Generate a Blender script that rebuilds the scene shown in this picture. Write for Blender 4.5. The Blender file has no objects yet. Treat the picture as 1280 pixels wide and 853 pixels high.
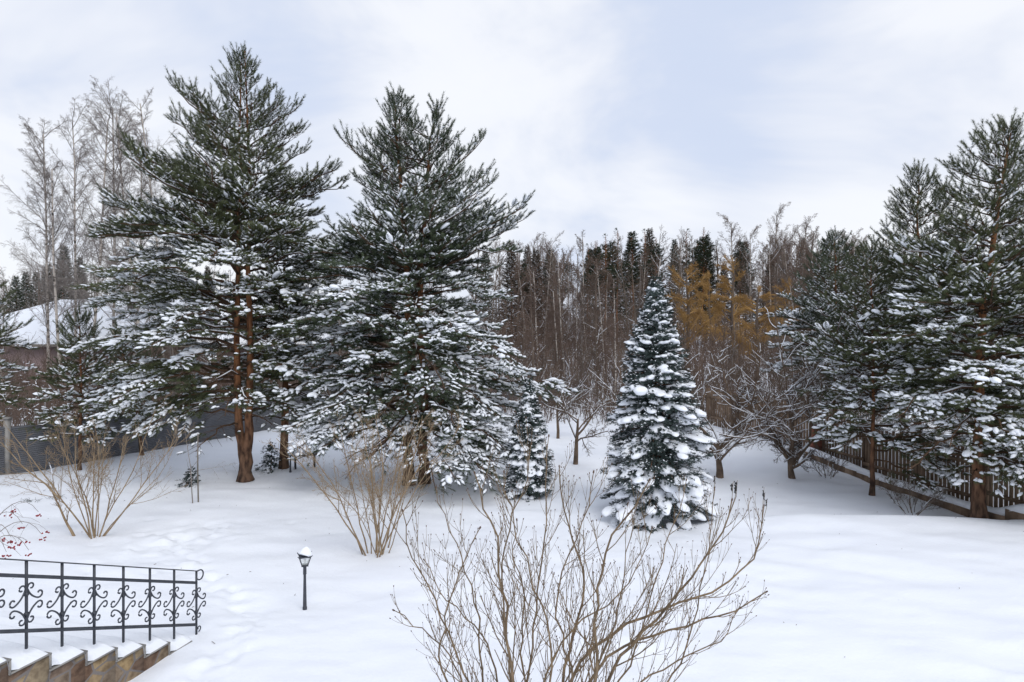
import bpy, math, random
import numpy as np
from math import radians, sin, cos, pi
from mathutils import Vector

scene = bpy.context.scene
COL = scene.collection
# ------------------------------------------------------------------ camera
CZ, F = 4.5, 853.0
cd = bpy.data.cameras.new('camera')
cam = bpy.data.objects.new('camera', cd)
COL.objects.link(cam)
cam.location = (0, 0, CZ)
cam.rotation_euler = (radians(90), 0, 0)
cd.sensor_width = 36.0
cd.lens = 36.0 * F / 1280.0
cd.shift_y = -26.5 / 1280.0
cd.clip_start = 0.1
cd.clip_end = 2000
scene.camera = cam
# ------------------------------------------------------------------ world and sun
SUN_EL, SUN_AZ = radians(48), radians(150)      # azimuth from +Y towards +X
w = bpy.data.worlds.new('World')
scene.world = w
w.use_nodes = True
nt = w.node_tree
nt.nodes.clear()
N = nt.nodes.new
out = N('ShaderNodeOutputWorld')
bg = N('ShaderNodeBackground')
bg.inputs['Strength'].default_value = 0.1
sky = N('ShaderNodeTexSky')
sky.sky_type = 'NISHITA'
sky.sun_disc = False
sky.sun_elevation = SUN_EL
sky.sun_rotation = SUN_AZ
tc = N('ShaderNodeTexCoord')
mp = N('ShaderNodeMapping')
mp.inputs['Scale'].default_value = (1.0, 1.0, 1.9)
mp.inputs['Rotation'].default_value = (0.0, 0.42, 0.3)
mp.inputs['Location'].default_value = (0.35, 0.0, 0.18)
nz = N('ShaderNodeTexNoise')
nz.inputs['Scale'].default_value = 2.3
nz.inputs['Detail'].default_value = 5
nz.inputs['Roughness'].default_value = 0.58
nz.inputs['Distortion'].default_value = 0.4
rp = N('ShaderNodeValToRGB')
rp.color_ramp.interpolation = 'B_SPLINE'
e = rp.color_ramp.elements
e[0].position, e[0].color = 0.38, (.63, .71, .885, 1)
e[1].position, e[1].color = 0.64, (.93, .95, 1.0, 1)
m_ = rp.color_ramp.elements.new(0.50)
m_.color = (.765, .81, .92, 1)
mx = N('ShaderNodeMixRGB')
mx.inputs['Fac'].default_value = 0.94
L = nt.links.new
L(tc.outputs['Generated'], mp.inputs['Vector'])
L(mp.outputs['Vector'], nz.inputs['Vector'])
acc = nz.outputs['Fac']
for (dx_, dz_, rad_, amt_) in [(680, 150, 13, .16), (945, 235, 9, .17), (1290, 50, 14, .14), (20, 20, 14, .12), (10, 230, 14, .10), (1180, 120, 10, .06), (150, 110, 13, -.10), (930, 100, 15, -.11), (1010, 10, 12, -.05), (800, 215, 8, -.08), (420, 250, 10, -.05), (1000, 180, 8, -.08)]:
    vd = Vector(((dx_ - 640) / F, 1.0, -(dz_ - 400) / F)).normalized()
    nrm_ = N('ShaderNodeVectorMath'); nrm_.operation = 'NORMALIZE'; L(tc.outputs['Generated'], nrm_.inputs[0])
    dt_ = N('ShaderNodeVectorMath'); dt_.operation = 'DOT_PRODUCT'; L(nrm_.outputs['Vector'], dt_.inputs[0]); dt_.inputs[1].default_value = vd
    mr_ = N('ShaderNodeMapRange'); mr_.interpolation_type = 'SMOOTHSTEP'
    mr_.inputs['From Min'].default_value = cos(radians(rad_ * 1.5)); mr_.inputs['From Max'].default_value = 1.0; mr_.inputs['To Max'].default_value = amt_
    L(dt_.outputs['Value'], mr_.inputs['Value'])
    ad_ = N('ShaderNodeMath'); ad_.operation = 'ADD'; L(acc, ad_.inputs[0]); L(mr_.outputs[0], ad_.inputs[1]); acc = ad_.outputs[0]
L(acc, rp.inputs['Fac'])
L(sky.outputs['Color'], mx.inputs['Color1'])
sc_ = N('ShaderNodeVectorMath'); sc_.operation = 'SCALE'; sc_.inputs['Scale'].default_value = 10.0
L(rp.outputs['Color'], sc_.inputs[0])
L(sc_.outputs['Vector'], mx.inputs['Color2'])
L(mx.outputs['Color'], bg.inputs['Color'])
L(bg.outputs['Background'], out.inputs['Surface'])
sd = bpy.data.lights.new('sun', 'SUN')
sd.energy = 1.3
sd.angle = radians(35)
sd.color = (1.0, 0.96, 0.9)
sun = bpy.data.objects.new('sun', sd)
COL.objects.link(sun)
dirv = Vector((sin(SUN_AZ) * cos(SUN_EL), cos(SUN_AZ) * cos(SUN_EL), sin(SUN_EL)))
sun.rotation_euler = dirv.to_track_quat('Z', 'Y').to_euler()
sun.location = dirv * 60
vs = scene.view_settings
vs.view_transform = 'Standard'
vs.look = 'None'
vs.exposure = 0.08
vs.gamma = 1.0
vs.use_curve_mapping = False
scene.cycles.max_bounces = 5
scene.cycles.diffuse_bounces = 3
scene.cycles.transparent_max_bounces = 4

# ------------------------------------------------------------------ helpers
def P(px, py, d):
    return np.array([(px - 640.0) / F * d, d, CZ - (py - 400.0) / F * d])

def unit(v):
    v = np.asarray(v, float)
    return v / (np.linalg.norm(v, axis=-1, keepdims=True) + 1e-9)

def hash2(ix, iy, s):
    n = (ix * 374761393 + iy * 668265263 + s * 1442695041) & 0xffffffff
    n = ((n ^ (n >> 13)) * 1274126177) & 0xffffffff
    return ((n ^ (n >> 16)) & 0xffff) / 65535.0

def vnoise(x, y, s=0):
    x = np.asarray(x, float); y = np.asarray(y, float)
    ix = np.floor(x).astype(np.int64); iy = np.floor(y).astype(np.int64)
    fx = x - ix; fy = y - iy
    fx = fx * fx * (3 - 2 * fx); fy = fy * fy * (3 - 2 * fy)
    a = hash2(ix, iy, s); b = hash2(ix + 1, iy, s)
    c = hash2(ix, iy + 1, s); d = hash2(ix + 1, iy + 1, s)
    return (a * (1 - fx) + b * fx) * (1 - fy) + (c * (1 - fx) + d * fx) * fy - 0.5

def sstep(a, b, x):
    t = np.clip((x - a) / (b - a), 0, 1)
    return t * t * (3 - 2 * t)

def gz(x, y):
    """height of the snow surface"""
    x = np.asarray(x, float); y = np.asarray(y, float)
    z = 0.10 * vnoise(x * .22, y * .22, 1) + 0.05 * vnoise(x * .7, y * .7, 2)
    edge = 15.6 - 0.06 * (x - 4) + 0.35 * vnoise(x * .3, 0 * x, 5)          # crest of the near terrace
    right = sstep(2.0, 5.5, x)
    z = z - 0.34 * right * sstep(edge, edge + 1.3, y) * (1 - sstep(19, 25, y)) + 0.05 * right * np.exp(-((y - edge + .2) / .5) ** 2)
    z = z + 0.10 * sstep(-2, -7, x) * np.exp(-((y - 17.5) / 2.0) ** 2)
    hill = np.clip(y - 31, 0, None)
    z = z + 0.055 * hill * sstep(31, 45, y) * (1 - 0.6 * sstep(90, 200, y)) + 0.5 * vnoise(x * .06, y * .06, 3) * sstep(32, 50, y)
    # drift against the steps
    z = z + 0.09 * (1 - sstep(9.5, 11.5, y)) * np.exp(-((x + 4.0) / 1.6) ** 2)
    return z

MB_ALL = []
class MB:
    def __init__(s):
        s.v = []; s.f = []; s.n = 0
    def add(s, v, f):
        v = np.asarray(v, float).reshape(-1, 3); f = np.asarray(f, np.int64)
        s.v.append(v); s.f.append(f + s.n); s.n += len(v)
    def stamp(s, tv, tf, M, T):
        k = len(T)
        if k == 0: return
        v = np.einsum('kij,nj->kni', M, tv) + T[:, None, :]
        f = tf[None] + (np.arange(k) * len(tv))[:, None, None]
        s.add(v.reshape(-1, 3), f.reshape(-1, tf.shape[1]))
    def box(s, c, size, M=None):
        hx, hy, hz = [q / 2 for q in size]
        v = np.array([[x, y, z] for x in (-hx, hx) for y in (-hy, hy) for z in (-hz, hz)], float)
        if M is not None: v = v @ np.asarray(M).T
        s.add(v + np.asarray(c), [[0, 1, 3, 2], [4, 6, 7, 5], [0, 4, 5, 1], [2, 3, 7, 6], [0, 2, 6, 4], [1, 5, 7, 3]])
    def tubes(s, paths, sides=3, cap=False):
        """paths: list of (pts (n,3), radii (n))"""
        groups = {}
        for p, r in paths: groups.setdefault(len(p), []).append((p, r))
        for n, lst in groups.items():
            Pn = np.array([a for a, _ in lst], float); R = np.array([b for _, b in lst], float)
            T = np.empty_like(Pn); T[:, 1:-1] = Pn[:, 2:] - Pn[:, :-2]; T[:, 0] = Pn[:, 1] - Pn[:, 0]; T[:, -1] = Pn[:, -1] - Pn[:, -2]
            T = unit(T)
            mean = unit(Pn[:, -1] - Pn[:, 0])
            ref = np.where(np.abs(mean[:, 2:3]) > 0.75, np.array([[1., 0.13, 0]]), np.array([[0.05, 0, 1.]]))[:, None, :]
            X = unit(np.cross(T, np.broadcast_to(ref, T.shape))); Y = np.cross(T, X)
            a = np.arange(sides) * 2 * pi / sides
            ring = X[:, :, None, :] * np.cos(a)[None, None, :, None] + Y[:, :, None, :] * np.sin(a)[None, None, :, None]
            V = Pn[:, :, None, :] + ring * R[:, :, None, None]
            k = len(lst)
            i = np.arange(n - 1)[:, None] * sides; j = np.arange(sides)[None]; j2 = (j + 1) % sides
            q = np.stack([i + j, i + j2, i + sides + j2, i + sides + j], -1).reshape(-1, 4)
            q = q[None] + (np.arange(k) * n * sides)[:, None, None]
            s.add(V.reshape(-1, 3), q.reshape(-1, 4))
            if cap and sides in (4, 6, 8, 10, 12):
                for kk in range(k):
                    for e_ in (0, n - 1):
                        c = V[kk, e_]
                        h = sides // 2
                        ff = [[t, t + 1, sides - 2 - t, sides - 1 - t] for t in range(h - 1)]
                        s.add(c, ff)
    def build(s, name, mat, parent=None, smooth=False, loc=None):
        me = bpy.data.meshes.new(name)
        V = np.concatenate(s.v) if s.v else np.zeros((0, 3))
        me.vertices.add(len(V)); me.vertices.foreach_set('co', V.astype(np.float32).ravel())
        if s.f:
            idx = np.concatenate([f.ravel() for f in s.f])
            sizes = np.concatenate([np.full(len(f), f.shape[1]) for f in s.f])
            st = np.concatenate([[0], np.cumsum(sizes)[:-1]])
            me.loops.add(len(idx)); me.loops.foreach_set('vertex_index', idx.astype(np.int32))
            me.polygons.add(len(sizes)); me.polygons.foreach_set('loop_start', st.astype(np.int32))
            me.polygons.foreach_set('loop_total', sizes.astype(np.int32))
            if smooth: me.polygons.foreach_set('use_smooth', np.ones(len(sizes), bool))
        me.update(calc_edges=True)
        if mat: me.materials.append(mat)
        o = bpy.data.objects.new(name, me); COL.objects.link(o)
        if parent is not None: o.parent = parent
        if loc is not None: o.location = loc
        if parent is not None and name in ('snow', 'frost'): o['kind'] = 'stuff'
        return o

def thing(name, label, cat, loc=(0, 0, 0), group=None, rz=0):
    o = bpy.data.objects.new(name, None); COL.objects.link(o)
    o.empty_display_size = .2
    o.location = loc; o.rotation_euler = (0, 0, rz)
    o['label'] = label; o['category'] = cat
    if group: o['group'] = group
    return o

def dup(root, loc, rz=0, sc=(1, 1, 1), label=None, group=None):
    r = root.copy(); COL.objects.link(r)
    r.location = loc; r.rotation_euler = (0, 0, rz); r.scale = sc
    if label: r['label'] = label
    if group: r['group'] = group
    for ch in list(root.children):
        c = ch.copy(); COL.objects.link(c); c.parent = r
        for g in ch.children:
            d = g.copy(); COL.objects.link(d); d.parent = c
    return r

def basis_up(D, roll=None):
    """frames (k,3,3): column 0 side, column 1 up-ish, column 2 along D"""
    D = unit(D)
    up = np.where(np.abs(D[:, 2:3]) > .97, np.array([[1., 0, 0]]), np.array([[0, 0, 1.]]))
    X = unit(np.cross(D, up)); Y = np.cross(X, D)
    if roll is not None:
        c, s_ = np.cos(roll)[:, None], np.sin(roll)[:, None]
        X, Y = X * c + Y * s_, Y * c - X * s_
    return np.stack([X, Y, D], -1)

def ico(sub=1):
    import bmesh
    bm = bmesh.new(); bmesh.ops.create_icosphere(bm, subdivisions=sub, radius=1)
    v = np.array([q.co[:] for q in bm.verts]); f = np.array([[q.index for q in fa.verts] for fa in bm.faces])
    bm.free(); return v, f
ICO1, ICO2, ICO3 = ico(1), ico(2), ico(3)
_r = np.random.default_rng(5)
LUMPS = []
for k in range(4):
    v, f = ICO2
    v = v * (1 + 0.30 * (_r.random((len(v), 1)) - .5)) if k else v
    v = v.copy(); v[:, 1] = np.where(v[:, 1] < -.25, -.25 + (v[:, 1] + .25) * .3, v[:, 1])
    LUMPS.append((v, f))
v, f = ICO1
LUMPS_S = []
for k in range(4):
    q = v * (1 + 0.55 * (_r.random((len(v), 1)) - .5)); q[:, 1] = np.where(q[:, 1] < -.2, -.2 + (q[:, 1] + .2) * .3, q[:, 1])
    LUMPS_S.append((q, f))

# ------------------------------------------------------------------ materials
def mat(name, base, rough=.85, c2=None, scale=5, detail=4, bump=0, bscale=None, coord='Object', stretch=(1, 1, 1), lo=.35, hi=.65, spec=.3, metal=0, stops=None):
    m = bpy.data.materials.new(name); m.use_nodes = True
    t = m.node_tree; b = t.nodes['Principled BSDF']
    b.inputs['Roughness'].default_value = rough
    b.inputs['Specular IOR Level'].default_value = spec
    b.inputs['Metallic'].default_value = metal
    b.inputs['Base Color'].default_value = (*base, 1)
    tc = t.nodes.new('ShaderNodeTexCoord'); mpn = t.nodes.new('ShaderNodeMapping'); mpn.inputs['Scale'].default_value = stretch
    t.links.new(tc.outputs[coord], mpn.inputs['Vector'])
    if c2 is not None or stops:
        n = t.nodes.new('ShaderNodeTexNoise'); n.inputs['Scale'].default_value = scale; n.inputs['Detail'].default_value = detail
        t.links.new(mpn.outputs['Vector'], n.inputs['Vector'])
        r = t.nodes.new('ShaderNodeValToRGB'); el = r.color_ramp.elements
        el[0].position = lo; el[0].color = (*base, 1); el[1].position = hi; el[1].color = (*(c2 or base), 1)
        if stops:
            for p_, c_ in stops:
                q = el.new(p_); q.color = (*c_, 1)
        t.links.new(n.outputs['Fac'], r.inputs['Fac']); t.links.new(r.outputs['Color'], b.inputs['Base Color'])
    if bump:
        n2 = t.nodes.new('ShaderNodeTexNoise'); n2.inputs['Scale'].default_value = bscale or scale * 3; n2.inputs['Detail'].default_value = 5
        t.links.new(mpn.outputs['Vector'], n2.inputs['Vector'])
        bp = t.nodes.new('ShaderNodeBump'); bp.inputs['Strength'].default_value = bump; bp.inputs['Distance'].default_value = .02
        t.links.new(n2.outputs['Fac'], bp.inputs['Height']); t.links.new(bp.outputs['Normal'], b.inputs['Normal'])
    return m

M = {}
M['snow'] = mat('snow_ground', (.84, .87, .93), .7, c2=(.87, .90, .95), scale=.6, bump=.35, bscale=14, spec=.2)
M['snowb'] = mat('snow_on_branches', (.88, .91, .96), .75, spec=.2)
M['snowp'] = mat('snow_pillow', (.87, .90, .95), .75, bump=.3, bscale=22, spec=.2)
M['needle'] = mat('pine_needles', (.046, .058, .024), .6, c2=(.100, .115, .052), scale=1.6, spec=.3)
M['needle2'] = mat('pine_needles_bluish', (.042, .058, .032), .6, c2=(.088, .112, .064), scale=1.6, spec=.3)
M['spruce'] = mat('blue_spruce_needles', (.024, .037, .034), .6, c2=(.062, .086, .080), scale=3, spec=.3)
M['dspruce'] = mat('dark_spruce_needles', (.022, .030, .018), .7, c2=(.045, .060, .032), scale=1, spec=.2)
M['brownconifer'] = mat('brownish_conifer_needles', (.040, .030, .020), .7, c2=(.075, .055, .036), scale=1, spec=.2)
M['twig'] = mat('brown_twigs', (.10, .078, .062), .85, c2=(.19, .15, .12), scale=.8)
M['twigred'] = mat('reddish_twigs', (.112, .078, .06), .85, c2=(.195, .14, .112), scale=.8)
M['twiggrey'] = mat('grey_birch_twigs', (.17, .15, .14), .85, c2=(.30, .265, .24), scale=.8)
M['willow'] = mat('yellow_willow_twigs', (.30, .18, .065), .8, c2=(.46, .28, .10), scale=1)
M['apple'] = mat('apple_bark', (.09, .065, .048), .9, c2=(.17, .12, .085), scale=6, bump=.4, bscale=30)
M['bushtan'] = mat('tan_shrub_bark', (.20, .14, .085), .8, c2=(.34, .25, .155), scale=5, bump=.2, bscale=60)
M['lilac'] = mat('lilac_bark', (.12, .085, .052), .85, c2=(.25, .18, .11), scale=9, bump=.3, bscale=70)
M['budd'] = mat('dark_buds', (.10, .06, .04), .7)
M['limb'] = mat('pine_limb_bark', (.055, .034, .022), .9, c2=(.12, .07, .04), scale=6)
M['berry'] = mat('red_berries', (.32, .014, .02), .35, c2=(.18, .008, .012), scale=20, spec=.5)
M['metal'] = mat('wrought_iron', (.028, .032, .042), .5, c2=(.05, .056, .07), scale=12, spec=.5, bump=.15, bscale=80)
M['wood'] = mat('weathered_fence_wood', (.12, .08, .055), .9, c2=(.27, .19, .13), scale=3, stretch=(1, 1, .25), bump=.4, bscale=20)
M['greywood'] = mat('grey_wood', (.13, .115, .10), .9, c2=(.24, .21, .18), scale=6, stretch=(1, 1, .3), bump=.3)
M['concrete'] = mat('concrete', (.22, .21, .20), .9, c2=(.34, .33, .31), scale=4, bump=.3)
M['pinkwall'] = mat('pinkish_wall_siding', (.30, .22, .21), .9, c2=(.38, .285, .27), scale=1.2, bump=.1)
M['dark'] = mat('dark_metal', (.03, .03, .03), .6)
M['brick'] = mat('red_brick', (.16, .06, .04), .9, c2=(.26, .10, .06), scale=8, bump=.4)
M['bulb'] = mat('white_bulb', (.75, .75, .72), .3)

def bark_pine():
    m = mat('pine_bark', (.1, .06, .04), .9, bump=.8, bscale=14, stretch=(1, 1, .35))
    t = m.node_tree; b = t.nodes['Principled BSDF']
    tc = t.nodes.new('ShaderNodeTexCoord'); sx = t.nodes.new('ShaderNodeSeparateXYZ'); t.links.new(tc.outputs['Object'], sx.inputs[0])
    mr = t.nodes.new('ShaderNodeMapRange'); mr.inputs['From Min'].default_value = .2; mr.inputs['From Max'].default_value = 3.0
    t.links.new(sx.outputs['Z'], mr.inputs['Value'])
    n = t.nodes.new('ShaderNodeTexNoise'); n.inputs['Scale'].default_value = 9; n.inputs['Detail'].default_value = 6
    mpn = t.nodes.new('ShaderNodeMapping'); mpn.inputs['Scale'].default_value = (1, 1, .35)
    t.links.new(tc.outputs['Object'], mpn.inputs[0]); t.links.new(mpn.outputs[0], n.inputs['Vector'])
    r1 = t.nodes.new('ShaderNodeValToRGB'); r1.color_ramp.elements[0].position = .38; r1.color_ramp.elements[1].position = .62
    r1.color_ramp.elements[0].color = (.035, .022, .016, 1); r1.color_ramp.elements[1].color = (.16, .095, .062, 1)
    r2 = t.nodes.new('ShaderNodeValToRGB'); r2.color_ramp.elements[0].position = .36; r2.color_ramp.elements[1].position = .6
    r2.color_ramp.elements[0].color = (.09, .038, .018, 1); r2.color_ramp.elements[1].color = (.30, .135, .06, 1)
    t.links.new(n.outputs['Fac'], r1.inputs[0]); t.links.new(n.outputs['Fac'], r2.inputs[0])
    mxn = t.nodes.new('ShaderNodeMixRGB'); t.links.new(mr.outputs[0], mxn.inputs[0]); t.links.new(r1.outputs[0], mxn.inputs[1]); t.links.new(r2.outputs[0], mxn.inputs[2])
    t.links.new(mxn.outputs[0], b.inputs['Base Color'])
    return m
M['pinebark'] = bark_pine()

def bark_birch():
    m = mat('birch_bark', (.5, .48, .44), .8, bump=.2, bscale=10)
    t = m.node_tree; b = t.nodes['Principled BSDF']
    tc = t.nodes.new('ShaderNodeTexCoord'); mpn = t.nodes.new('ShaderNodeMapping'); mpn.inputs['Scale'].default_value = (2, 2, 5)
    n = t.nodes.new('ShaderNodeTexNoise'); n.inputs['Scale'].default_value = 1.6; n.inputs['Detail'].default_value = 5
    r = t.nodes.new('ShaderNodeValToRGB'); r.color_ramp.elements[0].position = .36; r.color_ramp.elements[1].position = .47
    r.color_ramp.elements[0].color = (.06, .05, .045, 1); r.color_ramp.elements[1].color = (.52, .47, .42, 1)
    t.links.new(tc.outputs['Object'], mpn.inputs[0]); t.links.new(mpn.outputs[0], n.inputs['Vector']); t.links.new(n.outputs['Fac'], r.inputs[0]); t.links.new(r.outputs[0], b.inputs['Base Color'])
    return m
M['birch'] = bark_birch()

def stone_mat():
    m = mat('random_stone_facing', (.3, .22, .12), .8, bump=.3, bscale=30)
    t = m.node_tree; b = t.nodes['Principled BSDF']
    tc = t.nodes.new('ShaderNodeTexCoord')
    mpn = t.nodes.new('ShaderNodeMapping'); mpn.inputs['Scale'].default_value = (1, 1, 1.25); t.links.new(tc.outputs['Object'], mpn.inputs[0])
    v1 = t.nodes.new('ShaderNodeTexVoronoi'); v1.feature = 'DISTANCE_TO_EDGE'; v1.inputs['Scale'].default_value = 3.4
    v2 = t.nodes.new('ShaderNodeTexVoronoi'); v2.inputs['Scale'].default_value = 3.4
    nn = t.nodes.new('ShaderNodeTexNoise'); nn.inputs['Scale'].default_value = 11; nn.inputs['Detail'].default_value = 6
    for q in (v1, v2, nn): t.links.new(mpn.outputs[0], q.inputs['Vector'])
    sp = t.nodes.new('ShaderNodeSeparateColor'); t.links.new(v2.outputs['Color'], sp.inputs[0])
    r = t.nodes.new('ShaderNodeValToRGB'); el = r.color_ramp.elements
    el[0].color = (.15, .085, .05, 1); el[1].color = (.30, .245, .17, 1); q = el.new(.5); q.color = (.31, .225, .12, 1); q = el.new(.25); q.color = (.20, .16, .13, 1)
    t.links.new(sp.outputs[0], r.inputs[0])
    mul = t.nodes.new('ShaderNodeMixRGB'); mul.blend_type = 'MULTIPLY'; mul.inputs[0].default_value = .8
    r3 = t.nodes.new('ShaderNodeValToRGB'); r3.color_ramp.elements[0].position = .3; r3.color_ramp.elements[0].color = (.35, .3, .28, 1); r3.color_ramp.elements[1].position = .6; r3.color_ramp.elements[1].color = (1, 1, 1, 1)
    t.links.new(nn.outputs['Fac'], r3.inputs[0]); t.links.new(r.outputs[0], mul.inputs[1]); t.links.new(r3.outputs[0], mul.inputs[2])
    r4 = t.nodes.new('ShaderNodeValToRGB'); r4.color_ramp.elements[0].position = .03; r4.color_ramp.elements[1].position = .05
    t.links.new(v1.outputs['Distance'], r4.inputs[0])
    mm = t.nodes.new('ShaderNodeMixRGB'); mm.inputs[1].default_value = (.17, .155, .15, 1); t.links.new(r4.outputs[0], mm.inputs[0]); t.links.new(mul.outputs[0], mm.inputs[2])
    t.links.new(mm.outputs[0], b.inputs['Base Color'])
    return m
M['stone'] = stone_mat()

def glass_mat():
    m = bpy.data.materials.new('lantern_glass'); m.use_nodes = True
    b = m.node_tree.nodes['Principled BSDF']
    b.inputs['Base Color'].default_value = (.85, .9, .88, 1); b.inputs['Roughness'].default_value = .15; b.inputs['Alpha'].default_value = .35
    return m
M['glass'] = glass_mat()

# ------------------------------------------------------------------ ground
def ground():
    nx, ny = 760, 820
    u = np.linspace(-1, 1, nx); X = 5.2 * np.sinh(u * 4.9) / np.sinh(1) * .9
    v = np.linspace(0, 1, ny)
    Y = -40 + 46 * np.minimum(v / .06, 1)
    vv = np.clip((v - .06) / .94, 0, 1); Y = Y + 9.2 * (np.exp(vv * 3.9) - 1) + 0 * v
    X = X[np.abs(X) < 420]
    nx = len(X)
    XX, YY = np.meshgrid(X, Y)
    Z = gz(XX, YY)
    # fine surface relief
    near = 1 - sstep(22, 40, YY)
    Z = Z + near * (0.055 * vnoise(XX * 1.1 + .3 * YY, YY * 2.2, 11) + 0.018 * vnoise(XX * 3.1, YY * 5.5, 12))
    rip = sstep(1, 4, XX) * (1 - sstep(14, 16, YY)) * near
    Z = Z + rip * 0.055 * vnoise(XX * .55 - .3 * YY, YY * 2.5 + 1.15 * XX, 13)
    # trampled patch and the track that leads from it past the lamp
    tr = np.exp(-(((XX + 6.8) / 1.0) ** 2 + ((YY - 13.9) / 1.3) ** 2) * 1.2)
    pts = [(-6.6, 13.2), (-5.6, 12.0), (-4.6, 11.2), (-3.9, 10.2), (-3.75, 9.2), (-3.9, 8.0), (-4.0, 6.5)]
    dd = np.full(XX.shape, 9e9)
    for a, b in zip(pts[:-1], pts[1:]):
        a = np.array(a); b = np.array(b); ab = b - a
        t = np.clip(((XX - a[0]) * ab[0] + (YY - a[1]) * ab[1]) / (ab @ ab), 0, 1)
        dd = np.minimum(dd, np.hypot(XX - a[0] - t * ab[0], YY - a[1] - t * ab[1]))
    tr = np.maximum(tr, .55 * np.exp(-(dd / .33) ** 2))
    Z = Z + tr * (0.15 * vnoise(XX * 4.2, YY * 4.2, 21) + 0.12 * vnoise(XX * 9, YY * 9, 22) - 0.045)
    rg = np.random.default_rng(3); fp = []
    for a, b in zip(pts[:-1], pts[1:]):
        a = np.array(a); b = np.array(b); Ls = np.linalg.norm(b - a); u_ = (b - a) / Ls
        for k in range(int(Ls / .42)):
            q = a + u_ * (k + .5) * .42 + np.array([u_[1], -u_[0]]) * (.13 if k % 2 else -.13) + rg.normal(0, .03, 2); fp.append((q[0], q[1], math.atan2(u_[1], u_[0]) + rg.normal(0, .15)))
    for k in range(26): fp.append((-6.8 + rg.normal(0, .75), 13.9 + rg.normal(0, .8), rg.random() * 3))
    for (fx_, fy_, a_) in fp:
        ju = np.abs(YY[:, 0] - fy_) < .6; iu = np.abs(XX[0] - fx_) < .6
        sub = np.ix_(ju, iu); dx_ = XX[sub] - fx_; dy_ = YY[sub] - fy_
        p_ = dx_ * cos(a_) + dy_ * sin(a_); q_ = -dx_ * sin(a_) + dy_ * cos(a_)
        r_ = np.sqrt((p_ / .17) ** 2 + (q_ / .085) ** 2)
        Z[sub] += -.030 * (1 - sstep(.5, 1.35, r_)) + .010 * np.exp(-((r_ - 1.6) / .4) ** 2)
    # tree wells
    for (x, y, r, h) in [(-7.5, 19.2, .9, .10), (3.35, 15.8, 1.35, .12), (-2.9, 18.9, 1.6, .08), (10.97, 16, .8, .1), (-3.95, 10.55, .25, .04), (-8.65, 14.2, .5, .05), (-2.7, 13.3, .5, .05)]:
        Z = Z - h * np.exp(-((XX - x) ** 2 + (YY - y) ** 2) / r ** 2)
    m = MB()
    i = np.arange(ny - 1)[:, None] * nx; j = np.arange(nx - 1)[None]
    q = np.stack([i + j, i + j + 1, i + nx + j + 1, i + nx + j], -1).reshape(-1, 4)
    m.add(np.stack([XX, YY, Z], -1).reshape(-1, 3), q)
    o = m.build('snowy_ground', M['snow'], smooth=True)
    o['kind'] = 'structure'; o['label'] = 'snow covered garden ground rising to the wooded slope'
    return o
ground()
def debris():
    rg = np.random.default_rng(12); m = MB(); ps = []
    for k in range(220):
        d = rg.uniform(6.5, 26); px = rg.uniform(0, 1280); x = (px - 640) / F * d
        if k % 3 == 0: x = rg.choice([-7.5, -2.9, 3.0]) + rg.normal(0, 2.0); d = rg.choice([19, 18.5, 15]) + rg.normal(0, 2.2)
        z = float(gz(x, d)) + .012; a = rg.random() * 6.28; l = rg.uniform(.01, .05) * (3 if rg.random() < .06 else 1); h = np.array([cos(a), sin(a), rg.uniform(0, .4)]) * l
        c = np.array([x, d, z]); ps.append((np.array([c - h / 2, c + h * .1 + np.array([0, 0, .004]), c + h / 2]), np.array([.0035, .005, .003])))
    m.tubes(ps, 4); o = m.build('fallen_needles', M['twig']); o['kind'] = 'stuff'; o['label'] = 'tiny bits of bark and twig fallen on the snow'
debris()

# ------------------------------------------------------------------ conifers
def brush_template(rng, n, r, fwd=.6, wid=.0042):
    """bottle brush of needles round the z axis, unit length"""
    v = []; f = []
    z0 = rng.random(n) * .92; a = rng.random(n) * 2 * pi
    for k in range(n):
        c, s_ = cos(a[k]), sin(a[k])
        d = np.array([c, s_, 0]); t = np.array([-s_, c, 0]) * wid
        base = np.array([0, 0, z0[k]])
        tip = base + d * r * (0.8 + .4 * rng.random()) + np.array([0, 0, fwd])
        i = len(v); v += [base + t, base - t, tip]; f.append([i, i + 1, i + 2])
    return np.array(v), np.array(f)
_rg = np.random.default_rng(77)
# x,y are metres, z is scaled by the shoot's length
PINE_BR = [brush_template(_rg, 34, .060, .24, .0056) for _ in range(4)]
PINE_BR_LO = [brush_template(_rg, 16, .062, .22, .0075) for _ in range(4)]
PINE_TOP = [brush_template(_rg, 80, .060, .13, .0058) for _ in range(4)]
SPR_BR = [brush_template(_rg, 24, .036, .14, .0062) for _ in range(4)]

def stamp_brush(mb, tmpl, base, D, length, rad=1.0, rng=None):
    k = len(base)
    if k == 0: return
    Bm = basis_up(D, rng.random(k) * 6.28)
    S = np.stack([np.full(k, 1.) * rad, np.full(k, 1.) * rad, length], -1)
    Mx = Bm * S[:, None, :]
    sel = rng.integers(0, len(tmpl), k)
    for t in range(len(tmpl)):
        q = sel == t
        mb.stamp(tmpl[t][0], tmpl[t][1], Mx[q], base[q])

def stamp_lumps(mb, tm, C, D, ln, wd, th, rng):
    k = len(C)
    if k == 0: return
    Bm = basis_up(D); S = np.stack([wd, th, ln], -1); Mx = Bm * S[:, None, :]
    sel = rng.integers(0, len(tm), k)
    for t in range(len(tm)):
        q = sel == t
        mb.stamp(tm[t][0], tm[t][1], Mx[q], C[q])

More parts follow.
